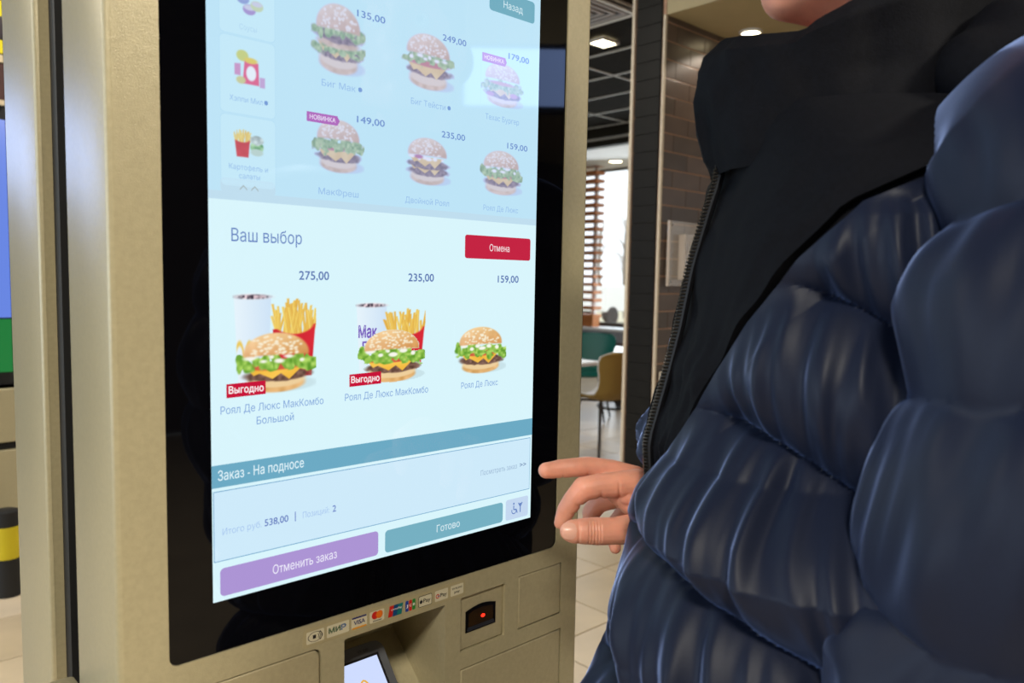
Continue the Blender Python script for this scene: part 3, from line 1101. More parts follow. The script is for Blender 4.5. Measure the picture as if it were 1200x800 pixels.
def banner(x0, x1, z0, z1, s, col, tcol, layer=2):
    mb = MB().flat([(x0, z0), (x1 - .0025, z0), (x1, (z0 + z1) / 2), (x1 - .0025, z1), (x0, z1)], YL[layer])
    mb.build('banner', lit(col), screen)
    T(s, x0 + .003, x1 - .0045, z0 + (z1 - z0) * .28, (z1 - z0) * .48, tcol, .015, layer + 1)


a_, b_ = hy(358, 128, 0), hy(396, 145, 0)
banner(.0935, .1285, .4385, .4475, 'НОВИНКА', (176, 108, 190), (236, 226, 250))
banner(.3085, .3455, .5360, .5455, 'НОВИНКА', (180, 140, 205), (236, 230, 250))
quad('back_button', .3180, .3885, .5935, .618, (112, 172, 192), 1, screen, .004)
T('Назад', .3390, .3690, .6005, .0080, (214, 238, 246), 0, 3)
# left column of category cards
for k, (zc0, zc1) in enumerate(((.3715, .4335), (.4345, .5010), (.5020, .5690), (.570, .637))):
    quad('category_card', .0110, .0625, zc0, zc1, (182, 222, 244), 1, screen, .004)
    quad('card_face', .0115, .0620, zc0 + .0005, zc1 - .0005, (197, 233, 249), 2, screen, .004)
CARD = (197, 233, 249)
p = Pic(44, 40, CARD)
p.fries(.05, .52, .05, .98, 4)
p.put(p.ell(.74, .42, .22, .2, .1, 3), p.tex((120, 170, 110), (60, 50, 50), 10, 10, 3))
p.put(p.ell(.74, .66, .22, .16, .1, 5), p.tex((180, 190, 190), (40, 40, 40), 10, 10, 5))
p.put(p.ell(.74, .25, .2, .12), (180, 200, 190))
p.obj('category_picture', .0225, .0520, .3965, .4225, 3, .30)
p = Pic(44, 40, CARD)
p.put(p.ell(.30, .84, .18, .15), (196, 196, 90))
p.put(p.poly([(.30, .1), (.80, .1), (.78, .7), (.36, .72)]), (226, 60, 110))
p.put(p.ell(.56, .40, .15, .2), (240, 240, 250))
p.put(p.ell(.55, .74, .2, .08), (226, 190, 60))
p.put(p.poly([(.06, .3), (.24, .3), (.24, .62), (.06, .6)]), (200, 120, 180))
p.put(p.poly([(.82, .06), (.98, .06), (.98, .34), (.82, .34)]), (190, 140, 200))
p.put(p.ell(.25, .18, .14, .1), (200, 190, 120))
p.obj('category_picture', .0225, .0530, .4585, .4905, 3, .30)
p = Pic(40, 30, CARD)
for cx, cy, c in ((.3, .72, (120, 130, 200)), (.5, .35, (150, 110, 190)), (.74, .55, (190, 200, 150))):
    p.put(p.ell(cx, cy, .2, .2), c)
    p.put(p.ell(cx, cy + .08, .17, .1), (200, 190, 220))
p.obj('category_picture', .0235, .0530, .5180, .5400, 3, .35)
p = Pic(40, 30, CARD)
p.put(p.poly([(.35, .1), (.6, .1), (.64, .9), (.3, .9)]), (120, 120, 190))
p.put(p.poly([(.62, .1), (.85, .1), (.88, .6), (.6, .6)]), (130, 150, 200))
p.put(p.poly([(.1, .3), (.34, .3), (.34, .6), (.1, .6)]), (180, 160, 210))
p.obj('category_picture', .0235, .0530, .5720, .5960, 3, .35)
T('Картофель и', .0185, .0545, .3865, .0048, TXF)
T('салаты', .0275, .0470, .3790, .0048, TXF)
T('Хэппи Мил', .0195, .0500, .4455, .0048, TXF)
quad('new_dot', .0515, .0550, .4460, .4500, TX, 4, screen, .0015)
T('Соусы', .0290, .0450, .5075, .0048, (176, 212, 238))
quad('scroll_tab', .0108, .0618, .3655, .3785, STRIP, 2, screen, .004)
for cx in (.0315, .0420):
    mb = MB()
    for sgn in (-1, 1):
        mb.add([(cx, YL[4], .3720), (cx + sgn * .0034, YL[4], .3685), (cx + sgn * .0034, YL[4], .3700), (cx, YL[4], .3735)], [(0, 1, 2, 3)])
    mb.build('chevron', lit((170, 186, 190)), screen)

# lower page: three suggested orders
T('Ваш выбор', .0200, .0880, .3235, .0118, (98, 128, 192))
quad('cancel_button', .2872, .3890, .3170, .3432, (196, 36, 66), 1, screen, .003)
T('Отмена', .3235, .3545, .3262, .0080, (250, 232, 238), 0, 3)
T('275,00', .0850, .1168, .2905, .0085, TXB, .014)
T('235,00', .2103, .2440, .2905, .0085, TXB, .014)
T('159,00', .3367, .3700, .2905, .0085, TXB, .014)
p = Pic(104, 116, LOW)
p.cup(.015, .445, .12, .955, 'arch')
p.fries(.46, .99, .16, .965, 3)
p.burger(.05, .97, .01, .62, 'deluxe', 21)
p.obj('meal_picture', .0205, .1030, .1840, .2790, 1, .06)
p = Pic(104, 104, LOW)
p.cup(.015, .43, .16, .935, None)
p.fries(.46, .985, .2, .905, 8)
p.obj('meal_backdrop_picture', .1465, .2335, .1845, .2715, 1, .06)
T('Мак', .1500, .1720, .2330, .0125, (120, 92, 190), .03, 2)
T('Б', .1545, .1620, .2180, .0110, (120, 92, 190), .03, 2)
p = Pic(96, 72, LOW)
p.burger(.03, .97, .01, .99, 'deluxe', 33)
p2 = np.where(np.abs(p.img - p.bg).sum(-1) > 24, 1, 0)
# burger in front of the cup: same picture, only its own outline
img = p.img
mX0, mX1, mZ0, mZ1 = .1490, .2330, .1840, .2425
keep = p2.astype(bool)
o = p.obj('meal_picture', mX0, mX1, mZ0, mZ1, 3, .06)
bm = bmesh.new()
bm.from_mesh(o.data)
bm.verts.ensure_lookup_table()
kf = keep.ravel()
bmesh.ops.delete(bm, geom=[v for v in bm.verts if not kf[v.index]], context='VERTS')
bm.to_mesh(o.data)
bm.free()
p = Pic(88, 76, LOW)
p.burger(.03, .97, .03, .97, 'deluxe', 45)
p.obj('burger_picture', .2735, .3525, .1840, .2430, 1, .08)


def saver(x0, x1):
    MB().flat([(x0, .1842), (x1, .1850), (x1, .1975), (x0, .1967)], YL[4]).build('banner', lit((200, 18, 56)), screen)
    T('Выгодно', x0 + .002, x1 - .002, .1880, .0066, (255, 244, 246), .02, 5)


saver(.0140, .0510)
saver(.1395, .1770)
T('Роял Де Люкс МакКомбо', .0085, .1105, .1700, .0072, TX)
T('Большой', .0420, .0790, .1575, .0072, TX)
T('Роял Де Люкс МакКомбо', .1345, .2375, .1705, .0072, TX)
T('Роял Де Люкс', .2840, .3395, .1705, .0072, TX)

# order bar
quad('order_bar', 0, SW, .1042, .1247, (108, 170, 196), 1, screen)
T('Заказ - На подносе', .0055, .0895, .1106, .0092, (226, 246, 252), .004, 3)
for k, (x0, x1, z0, z1) in enumerate(((.0014, .3950, .1004, .1012), (.0014, .3950, .0366, .0374), (.0010, .0017, .0370, .1010), (.3945, .3952, .0370, .1010))):
    quad('frame_line', x0, x1, z0, z1, (112, 166, 204), 2, screen)
quad('order_field', .0017, .3945, .0374, .1004, (206, 234, 250), 1, screen)
T('Итого руб.', .0090, .0460, .0605, .0062, (166, 196, 236))
T('538,00', .0490, .0730, .0605, .0068, (100, 124, 192), .014)
quad('separator', .0798, .0808, .0590, .0685, (110, 134, 200), 3, screen)
T('Позиций:', .0880, .1170, .0605, .0062, (166, 196, 236))
T('2', .1205, .1245, .0605, .0068, (110, 134, 200), .014)
T('Посмотреть заказ', .3150, .3730, .0660, .0062, (152, 178, 206))
T('>>', .3775, .3885, .0665, .0055, (110, 136, 176), .02)
quad('cancel_order_button', .0066, .1747, .0040, .0300, (172, 148, 212), 1, screen, .004)
T('Отменить заказ', .0570, .1255, .0125, .0088, (240, 238, 252), 0, 3)
quad('done_button', .1832, .3513, .0038, .0280, (118, 176, 194), 1, screen, .004)
T('Готово', .2515, .2845, .0120, .0082, (222, 240, 246), 0, 3)
quad('accessibility_button', .3560, .3935, .0038, .0290, (196, 216, 240), 1, screen, .003)
WB = lit((92, 124, 190))
mb = MB()
c = (.3695, .0140)
ringp = [(c[0] + .0042 * math.cos(a), c[1] + .0042 * math.sin(a)) for a in [math.radians(150 + k * 24) for k in range(11)]]
rin = [(c[0] + .0031 * math.cos(a), c[1] + .0031 * math.sin(a)) for a in [math.radians(150 + k * 24) for k in range(11)]]
for i in range(10):
    mb.add([(ringp[i][0], YL[3], ringp[i][1]), (ringp[i + 1][0], YL[3], ringp[i + 1][1]), (rin[i + 1][0], YL[3], rin[i + 1][1]), (rin[i][0], YL[3], rin[i][1])], [(0, 1, 2, 3)])
for (xa, za, xb, zb2) in ((.3690, .0205, .3690, .0155), (.3690, .0155, .3735, .0150), (.3735, .0150, .3750, .0105), (.3800, .0175, .3800, .0105), (.3800, .0175, .3768, .0225), (.3800, .0175, .3832, .0225)):
    d = Vector((xb - xa, zb2 - za)).normalized() * .0007
    mb.add([(xa - d.y, YL[3], za + d.x), (xb - d.y, YL[3], zb2 + d.x), (xb + d.y, YL[3], zb2 - d.x), (xa + d.y, YL[3], za - d.x)], [(0, 1, 2, 3)])
for cx, cz in ((.3690, .0228), (.3800, .0208)):
    mb.flat([(cx + .0013 * math.cos(k), cz + .0013 * math.sin(k)) for k in np.linspace(0, 2 * math.pi, 9)[:-1]], YL[3])
mb.build('wheelchair_symbol', WB, screen)

# ---- payment stickers under the glass
ST = mat('sticker_film', (170, 158, 122), rough=0.3, noise_scale=40, var=0.03)
strip = MB().prism([rrect(.0870, .2925, -.0700, -.0512, .002)], YF - .0003, YF - .0001).build('sticker_strip', ST, K)
SCR = mat('sticker_cream', (206, 198, 170), rough=0.35, noise_scale=40, var=0.03)
INK = lambda n, c: mat('ink_' + n, c, rough=0.4, noise_scale=30, var=0.04)
kx = INK('black', (28, 26, 26))
ys0, ys1, ys2 = YF - .00045, YF - .0006, YF - .00075


def card(x0, x1, z0=-.0668, z1=-.0545):
    return MB().flat(rrect(x0, x1, z0, z1, .0012, 3), ys0).build('sticker', SCR, strip)


def rect(x0, x1, z0, z1, y, m, n='sticker_mark'):
    return MB().flat([(x0, z0), (x1, z0), (x1, z1), (x0, z1)], y).build(n, m, strip)


def disc(cx, cz, r, y, m, ri=None, squash=1.0):
    n = 20
    mb = MB()
    if ri:
        mb.add([(cx + q * math.cos(2 * math.pi * k / n), y, cz + q * squash * math.sin(2 * math.pi * k / n)) for q in (r, ri) for k in range(n)],
               [(k, (k + 1) % n, n + (k + 1) % n, n + k) for k in range(n)])
    else:
        mb.flat([(cx + r * math.cos(2 * math.pi * k / n), cz + r * squash * math.sin(2 * math.pi * k / n)) for k in range(n)], y)
    return mb.build('sticker_mark', m, strip)


card(.0905, .1100)
disc(.1002, -.0606, .0082, ys1, kx, .0074, .62)
rect(.0975, .1010, -.0625, -.0588, ys1, kx)
for k in range(3):
    a = [math.radians(-50 + 20 * j) for j in range(6)]
    mb = MB()
    r_ = .0022 + .0017 * k
    mb.add([(.1015 + q * math.cos(t), ys1, -.0606 + q * math.sin(t)) for q in (r_, r_ + .0007) for t in a], [(j, j + 1, 7 + j, 6 + j) for j in range(5)])
    mb.build('sticker_mark', kx, strip)
card(.1130, .1385)
text('sticker_mark', 'МИ', .1150, .1285, -.0628, .0056, ys1, INK('dark_green', (24, 74, 44)), strip, .03)
text('sticker_mark', 'Р', .1292, .1350, -.0628, .0056, ys1, INK('azure', (26, 88, 150)), strip, .03)
card(.1412, .1600)
rect(.1418, .1592, -.0562, -.0545, ys1, INK('navy', (30, 34, 98)))
text('sticker_mark', 'VISA', .1440, .1575, -.0625, .0046, ys1, INK('navy', (30, 34, 98)), strip, .03)
rect(.1418, .1592, -.0668, -.0652, ys1, INK('amber', (226, 152, 30)))
card(.1632, .1812)
disc(.1698, -.0592, .0042, ys1, INK('red', (196, 34, 26)))
disc(.1750, -.0592, .0042, ys2, INK('orange', (226, 112, 26)))
rect(.1670, .1778, -.0656, -.0648, ys1, kx)
for k, (n, c) in enumerate((('red', (196, 34, 26)), ('navy2', (20, 70, 120)), ('teal', (16, 112, 112)))):
    MB().flat([(.1860 + k * .0055, -.0668), (.1922 + k * .0055, -.0668), (.1942 + k * .0055, -.0548), (.1880 + k * .0055, -.0548)], (ys0, ys1, ys2)[k]).build('sticker_mark', INK(n, c), strip)
text('sticker_mark', 'UnionPay', .1895, .2035, -.0600, .0022, ys2 - .0002, INK('white', (226, 226, 220)), strip, .02)
for k, (n, c, l) in enumerate((('blue', (28, 60, 150), 'J'), ('red', (196, 34, 26), 'C'), ('green', (40, 130, 50), 'B'))):
    x0 = .2083 + k * .0046
    MB().flat(rrect(x0, x0 + .0041, -.0668, -.0548, .0012, 3), ys1).build('sticker_mark', INK(n, c), strip)
    text('sticker_mark', l, x0 + .0008, x0 + .0033, -.0620, .0030, ys2, INK('white', (226, 226, 220)), strip, .02)
MB().flat(rrect(.2258, .2442, -.0672, -.0546, .0016, 3), ys0).build('sticker_mark', kx, strip)
MB().flat(rrect(.2264, .2436, -.0666, -.0552, .0013, 3), ys1).build('sticker', SCR, strip)
disc(.2292, -.0612, .0021, ys2, kx)
rect(.2293, .2299, -.0590, -.0578, ys2, kx)
text('sticker_mark', 'Pay', .2322, .2420, -.0628, .0046, ys2, kx, strip, .015)
card(.2485, .2670)
disc(.2522, -.0610, .0026, ys1, INK('red', (196, 34, 26)), .0016)
rect(.2522, .2548, -.0614, -.0607, ys2, INK('blue', (28, 60, 150)))
text('sticker_mark', 'Pay', .2560, .2652, -.0628, .0044, ys1, kx, strip, .015)
card(.2708, .2895)
text('sticker_mark', 'SAMSUNG', .2728, .2876, -.0594, .0022, ys1, kx, strip, .02)
text('sticker_mark', 'pay', .2762, .2842, -.0638, .0030, ys1, kx, strip, .02)

# ------------------------------------------------------------------ card terminal in the recess
tr_p = hy(446, 746, 0.050)
tilt = math.radians(42)
ex = Vector((1, 0, 0))
ed = Vector((0, -math.sin(tilt), -math.cos(tilt)))      # down the face of the device
en = ex.cross(ed).normalized()
if en.y > 0:
    en = -en
TW, TL = 0.086, 0.20
org_t = tr_p - ex * TW          # top-left corner of the top face


def tm(a, b, h=0.0):
    """a across, b down from the top edge, h above the face"""
    return org_t + ex * a + ed * b + en * h


TT = thing('payment_terminal', 'grey card payment terminal with lit screen tilted inside the kiosk recess', 'card terminal', tm(TW / 2, TL, -.04))
TG = mat('terminal_grey', (92, 94, 98), rough=0.4, noise_scale=40, var=0.06)
TK = mat('terminal_dark', (30, 31, 34), rough=0.35, noise_scale=40, var=0.06)


def tprism(l, h0, h1, name, m, parent, smooth=False):
    mb = MB().prism([l], 0, 1)
    mb.v = [tuple(tm(p[0], p[2], h0 + (h1 - h0) * p[1])) for p in mb.v]
    return mb.build(name, m, parent, smooth)


tprism(rrect(0, TW, 0, TL, .012), -.028, -.003, 'terminal_body', TK, TT)
bez = tprism(rrect(.001, TW - .001, .001, TL - .001, .011), -.003, 0, 'terminal_bezel', TG, TT)
scr = tprism([(.006, .017), (TW - .013, .017), (TW - .013, .10), (.006, .10)], 0, .0006, 'terminal_screen', mat('terminal_display', (10, 10, 12), rough=0.1, emit=(206, 220, 255), emit_s=1.0), TT)
tprism([(TW - .013, .0145), (TW - .0105, .0145), (TW - .0105, .102), (TW - .013, .102)], 0, .0009, 'screen_border', TK, TT)
tprism([(.004, .0145), (TW - .0105, .0145), (TW - .0105, .017), (.004, .017)], 0, .0009, 'screen_border', TK, TT)
mb = MB()
for cxx in (.030, .0465):
    pts = [tm(cxx + .0085 * math.cos(t), .072 - .034 * math.sin(t), .0008) for t in np.linspace(0, math.pi, 13)]
    mb.tube(pts, .0011, 6)
mb.build('golden_arches', mat('arch_gold', (20, 12, 2), emit=(242, 182, 62), emit_s=0.9), scr)
tmap = lambda x, z: tuple(tm(x, z, .0004))
text('maker_name', 'Verifone', .008, .0345, .0125, -.0055, 0, TK, bez, 0.0, tmap)
text('model_name', 'VX 820', .052, .0655, .0095, -.0030, 0, TK, bez, 0.0, tmap)
for k in range(3):
    tprism(rrect(TW - .002, TW + .004, .052 + .02 * k, .064 + .02 * k, .002), -.016, -.006, 'side_key', TK, TT)
for r in range(4):
    for c in range(3):
        tprism(rrect(.010 + c * .023, .029 + c * .023, .112 + r * .02, .127 + r * .02, .003), 0, .002, 'key', TK, TT)
tprism(rrect(.02, TW - .02, .04, .19, .01), -.048, -.028, 'mount', TK, TT)

# ------------------------------------------------------------------ dining furniture
def shell_chair(label, base, ang, outer, inner, lab_grp=None, s=1.0):
    """one-piece moulded chair on four slim metal legs; built at the origin facing +x, then turned"""
    M = Matrix.Translation(base) @ Matrix.Rotation(ang, 4, 'Z') @ Matrix.Scale(s, 4)
    t = thing('shell_chair', label, 'chair', base, lab_grp)
    nu, nv = 15, 19
    # side profile (x, z) from front lip of the seat, round to the top of the back, with half widths
    prof = [(.23, .435, .19), (.21, .455, .20), (.12, .462, .215), (0, .458, .22), (-.10, .455, .222), (-.17, .468, .222), (-.205, .50, .215), (-.222, .55, .200),
            (-.232, .60, .198), (-.242, .65, .210), (-.250, .70, .228), (-.258, .75, .232), (-.264, .79, .220), (-.267, .815, .185), (-.268, .828, .12)]

    def shell(off):
        vs = []
        for i, (x, z, w) in enumerate(prof):
            a = prof[max(i - 1, 0)]
            b = prof[min(i + 1, len(prof) - 1)]
            tx, tz = b[0] - a[0], b[1] - a[1]
            L = math.hypot(tx, tz)
            nx, nz = -tz / L, tx / L      # towards the outside (below and behind)
            for j in range(nv):
                q = -1 + 2 * j / (nv - 1)
                cup_ = .05 * abs(q) ** 2.4 * (1 if i < 13 else .4)
                vs.append(M @ Vector((x + nx * (off - cup_), q * w, z + nz * (off - cup_))))
        fs = []
        for i in range(len(prof) - 1):
            for j in range(nv - 1):
                fs.append((i * nv + j, i * nv + j + 1, (i + 1) * nv + j + 1, (i + 1) * nv + j))
        return vs, fs

    for nm, off, mm in (('shell', 0.010, outer), ('seat_lining', -0.002, inner)):
        vs, fs = shell(off)
        vs2, _ = shell(off - .009)
        n = len(vs)
        mb = MB()
        allf = list(fs) + [tuple(i + n for i in f[::-1]) for f in fs]
        P_ = len(prof)
        bd = [j for j in range(nv)] + [i * nv + nv - 1 for i in range(1, P_)] + [(P_ - 1) * nv + j for j in range(nv - 2, -1, -1)] + [i * nv for i in range(P_ - 2, 0, -1)]
        for k in range(len(bd)):
            a, b = bd[k], bd[(k + 1) % len(bd)]
            allf.append((a, b, n + b, n + a))
        mb.add(vs + vs2, allf)
        mb.build(nm, mm, t, True)
    LEG = mat('dark_chair_leg', (52, 46, 40), rough=0.35, metal=0.6, noise_scale=20, var=0.05)
    for sx, sy in ((1, 1), (1, -1), (-1, 1), (-1, -1)):
        MB().tube([M @ Vector((sx * .11, sy * .11, .44)), M @ Vector((sx * .19, sy * .19, 0.0))], [.012, .009], 10).build('leg', LEG, t, True)
    MB().tube([M @ Vector((.11, .11, .437)), M @ Vector((-.11, -.11, .437))], .009, 8).build('brace', LEG, t, True)
    MB().tube([M @ Vector((.11, -.11, .437)), M @ Vector((-.11, .11, .437))], .009, 8).build('brace', LEG, t, True)
    return t


OLIVE = mat('olive_plastic', (140, 116, 58), rough=0.45, noise_scale=10, var=0.04)
TEAL = mat('teal_plastic', (0, 92, 84), rough=0.45, noise_scale=10, var=0.05)
SEATW = mat('white_seat', (214, 214, 216), rough=0.4, noise_scale=10, var=0.03)
fa = math.atan2(F0.y, F0.x)
cA = hz(702, 535, FLOOR)
shell_chair('olive backed shell chair with white seat beside the tiled pillar', cA, fa + math.radians(38), OLIVE, SEATW)
cB = at(690, 440, 7.6)
cB.z = FLOOR
shell_chair('teal shell chair behind the white dining table', cB, fa + math.radians(165), TEAL, TEAL, s=1.0)
WT = mat('white_table_top', (238, 240, 242), rough=0.22, noise_scale=10, var=0.02)


def table(label, corner_u, corner_v, Z, sx, sy):
    p = at(corner_u, corner_v, Z)
    top = p.z
    x1, y0 = p.x, p.y                      # right-hand corner nearest the pillar
    cx, cy = x1 - sx / 2, y0 + sy / 2
    t = thing('dining_table', label, 'table', (cx, cy, FLOOR), 'white tables in the dining area')
    MB().bbox(cx - sx / 2, cx + sx / 2, cy - sy / 2, cy + sy / 2, top - .035, top, .01).build('table_top', WT, t)
    MB().lathe([(.05, FLOOR + .02 - top + top), (.035, FLOOR + .1), (.035, top - .04)], (cx, cy, 0), 16).build('column', mat('dark_chair_leg', (52, 46, 40)), t, True)
    MB().lathe([(.24, FLOOR), (.24, FLOOR + .012), (.05, FLOOR + .03)], (cx, cy, 0), 24).build('foot', mat('dark_chair_leg', (52, 46, 40)), t, True)


table('white dining table with bright top between olive and teal chairs', 704, 423, 6.6, .62, .62)
table('white dining table further back, nearest the dining window', 775, 410, 8.4, .62, .62)

# ------------------------------------------------------------------ far left sliver: order point beyond the kiosk
yo = 3.3
L = lambda u, v: hy(u, v, yo)
ox0, ox1 = L(-70, 300).x, L(11, 300).x
op = thing('order_board', 'tall board with yellow poster, blue screen and green band left of the kiosk', 'board', ((ox0 + ox1) / 2, yo, FLOOR))
zz = lambda v: L(0, v).z
MB().bbox(ox0 - .02, ox1 + .04, yo + .01, yo + .12, zz(452), CEIL - .3, .006).build('board_body', BLACK, op)
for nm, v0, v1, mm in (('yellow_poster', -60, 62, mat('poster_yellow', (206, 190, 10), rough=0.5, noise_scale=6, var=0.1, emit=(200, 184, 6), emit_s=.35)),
                       ('poster_ledge', 64, 73, CREAM), ('brown_poster', 75, 117, mat('poster_brown', (70, 36, 34), rough=0.5, noise_scale=12, var=0.4)), ('poster_ledge', 117, 123, CREAM),
                       ('blue_screen', 140, 372, mat('blue_screen', (10, 14, 30), rough=0.2, emit=(108, 140, 236), emit_s=.9)),
                       ('green_band', 374, 436, mat('green_band', (10, 20, 12), rough=0.3, emit=(20, 130, 60), emit_s=.8))):
    MB().box(ox0, ox1, yo - .004, yo + .012, zz(v1), zz(v0)).build(nm, mm, op)
MB().sphere((L(1, 33).x, yo - .004, zz(33)), (.03, .003, .05)).build('poster_motif', mat('motif_dark', (40, 30, 40), noise_scale=20, var=.2), op, True)
cb = thing('beige_cabinet', 'low beige cabinet under the board at the left edge', 'cabinet', ((ox0 + ox1) / 2, yo, FLOOR))
MB().bbox(ox0, ox1 + .04, yo - .06, yo + .3, zz(516), zz(454), .004).build('drawer', BEIGE, cb)
MB().bbox(ox0, ox1 + .04, yo - .06, yo + .3, zz(600), zz(525), .004).build('drawer', BEIGE, cb)
MB().box(ox0 + .01, ox1 + .02, yo - .03, yo + .29, FLOOR, zz(454)).build('carcass', GAP, cb)
pz = hy(8, 640, yo - .25)
wf = thing('bollard', 'yellow and black striped bollard by the beige cabinet', 'bollard', (pz.x, pz.y, FLOOR))
zq = lambda v: hy(8, v, yo - .25).z
MB().lathe([(.05, FLOOR), (.05, zq(652)), ], (pz.x, pz.y, 0), 16).build('lower_sleeve', BLACK, wf, True)
MB().lathe([(.052, zq(652)), (.052, zq(615))], (pz.x, pz.y, 0), 16).build('yellow_band', mat('hazard_yellow', (200, 180, 20), rough=.5, noise_scale=9, var=.05), wf, True)
MB().lathe([(.05, zq(615)), (.05, zq(598)), (.03, zq(596))], (pz.x, pz.y, 0), 16).build('cap', BLACK, wf, True)

# ------------------------------------------------------------------ the person (seen from the left, facing the kiosk)
def fuse(mb, voxel, smooth_it=4, name='body'):
    """fuse overlapping closed pieces into one continuous skin"""
    me = mb.mesh(name)
    o = bpy.data.objects.new(name, me)
    COL.objects.link(o)
    r = o.modifiers.new('r', 'REMESH')
    r.mode = 'VOXEL'
    r.voxel_size = voxel
    r.adaptivity = 0
    if smooth_it:
        s_ = o.modifiers.new('s', 'SMOOTH')
        s_.factor = 0.5
        s_.iterations = smooth_it
    dg = bpy.context.evaluated_depsgraph_get()
    m2 = bpy.data.meshes.new_from_object(o.evaluated_get(dg))
    bpy.data.objects.remove(o)
    return m2


PZ = 0.74                                    # depth of the body's middle plane
SKIN = mat('skin', (228, 156, 130), rough=0.45, noise_scale=38, var=0.13, bump=0.15, bump_scale=300, sss=0.25)
NAIL = mat('nail', (234, 176, 154), rough=0.28, noise_scale=30, var=0.03)
PER = thing('person', 'person in dark navy puffer jacket pointing at the touchscreen', 'person', pf(.33, PZ, FLOOR - CAM.z))


def hj(u, v, Z):
    return at(u, v, Z)


def px(r, Z):
    return r * Z / FPX


# right hand, joints placed along the lines of sight at the depth of an outstretched arm
HZ = 0.80
hand = MB()


def finger(js):
    hand.limb([hj(u, v, Z) for u, v, r, Z in js], [px(r, Z) for u, v, r, Z in js], 16)


finger([(744, 560, 15, .815), (716, 550.5, 12.8, .81), (688, 546.8, 12.4, .805), (672, 547.5, 11.4, .80), (657, 549, 11.3, .798), (646, 550.5, 10.2, .795), (640, 551, 9.6, .793)])
finger([(748, 566, 17, .80), (722, 568, 15.8, .79), (700, 569.5, 14.8, .785), (684, 572.5, 14.6, .782), (672, 585, 12.2, .782), (664, 597, 11.4, .784), (659, 608, 9.4, .786), (656.5, 612.5, 7.6, .787)])
finger([(752, 574, 16, .83), (722, 582, 13.5, .835), (702, 588, 12.6, .84), (693, 600, 11, .84), (692, 614, 9.5, .84), (696, 622, 8.5, .838)])
finger([(758, 584, 14, .85), (735, 596, 11, .86), (722, 612, 10, .86), (719, 630, 9, .858), (721, 642, 7, .855)])
finger([(772, 604, 20, .79), (742, 620, 18.5, .765), (718, 622, 16.2, .755), (700, 622.3, 16.8, .75), (684, 622.2, 15.6, .746), (672, 622.4, 14.2, .744), (667, 622.4, 11.5, .743)])
# palm
for (u, v, r, Z) in ((745, 566, 17, .81), (748, 572, 17, .80), (752, 580, 16, .83), (758, 588, 15, .85), (770, 605, 19, .79)):
    hand.limb([hj(u, v, Z), hj(800, 585, .83)], [px(r, Z), px(24, .83)], 14)
hand.limb([hj(722, 577, .80), hj(738, 588, .80), hj(765, 595, .81)], [px(13, .8), px(15, .8), px(22, .8)], 14)
hand.limb([hj(735, 578, .795), hj(765, 585, .81)], [px(15, .8), px(22, .8)], 14)
wrist = hj(800, 585, .83)
elbow = pf(.37, .99, -.23)
hand.limb([wrist, wrist.lerp(elbow, .35)], [.026, .034], 14)
hand_me = fuse(hand, 0.0010, 7, 'hand')


def crease(u, v, Z, du, dv, r, depth, w, side=None):
    """press one skin fold into the hand: centre pixel and depth, direction along the finger, reach r (m)"""
    c = at(u, v, Z)
    ax = (at(u + du, v + dv, Z) - c).normalized()
    for vv in hand_me.vertices:
        d = vv.co - c
        if d.length_squared > r * r:
            continue
        k = d.dot(ax)
        if abs(k) > 3 * w:
            continue
        rad = d - ax * k
        if rad.length < 1e-5:
            continue
        rn = rad.normalized()
        f = 1.0
        if side is not None:
            f = max(0.0, rn.dot(side))
        vv.co = vv.co - rn * (depth * f * math.exp(-(k / w) ** 2))


toV = -F0
dn = Vector((0, 0, -1))
for uu, dp in ((689, .0006), (692.5, .0009), (696, .0011), (699.5, .0009), (703, .0006)):
    crease(uu, 622.3, .750, 1, 0, .020, dp, .0009, toV)                       # thumb knuckle
crease(677.5, 622.3, .745, 1, 0, .017, .0009, .0010, toV)                     # edge of the nail bed
crease(672, 586, .782, -.55, .83, .019, .0018, .0016, (R0 + dn * .6).normalized())   # middle finger, first joint
crease(665.5, 597, .784, -.45, .9, .016, .0013, .0012, (R0 + dn * .3).normalized())  # middle finger, last joint
crease(703, 570, .785, -1, .02, .022, .0018, .0018, dn)
crease(724, 570, .79, -1, .05, .024, .0016, .0016, (dn + toV).normalized())
crease(688, 546.8, .805, -1, 0, .018, .0012, .0014, dn)
crease(658, 549, .798, -1, .1, .016, .0010, .0012, dn)

# body: head, neck, trunk, arms, legs
bd = MB()
P = lambda X, Z, h: pf(X, PZ + Z, h)
HEADC = (.342, 0.0, .372)
rotM = Matrix((R0, F0, Vector((0, 0, 1)))).transposed()
PH = lambda X, Z, h: P(X - .016, Z, h - .004)
bd.sphere(PH(.352, 0, .395), (.098, .076, .105), 24, 16, rotM)      # cranium
bd.sphere(PH(.315, 0, .33), (.080, .062, .085), 20, 14, rotM)       # face
bd.limb([PH(.262, 0, .268), PH(.300, -.045, .283), PH(.350, -.058, .325)], [.024, .024, .022])   # jaw, near side
bd.limb([PH(.262, 0, .268), PH(.300, .045, .283), PH(.350, .058, .325)], [.024, .024, .022])
bd.limb([PH(.256, 0, .274), PH(.285, 0, .282)], [.020, .04])         # chin
bd.limb([PH(.300, 0, .285), PH(.36, 0, .27)], [.045, .05])
bd.limb([PH(.240, 0, .395), PH(.222, 0, .352), PH(.240, 0, .345)], [.010, .014, .012])           # nose
bd.limb([PH(.240, -.014, .316), PH(.236, 0, .316), PH(.240, .014, .316)], [.008, .009, .008])    # lips
bd.limb([PH(.241, -.012, .306), PH(.238, 0, .305), PH(.241, .012, .306)], [.008, .009, .008])
bd.limb([PH(.246, -.045, .41), PH(.242, 0, .405), PH(.246, .045, .41)], [.012, .012, .012])      # brow
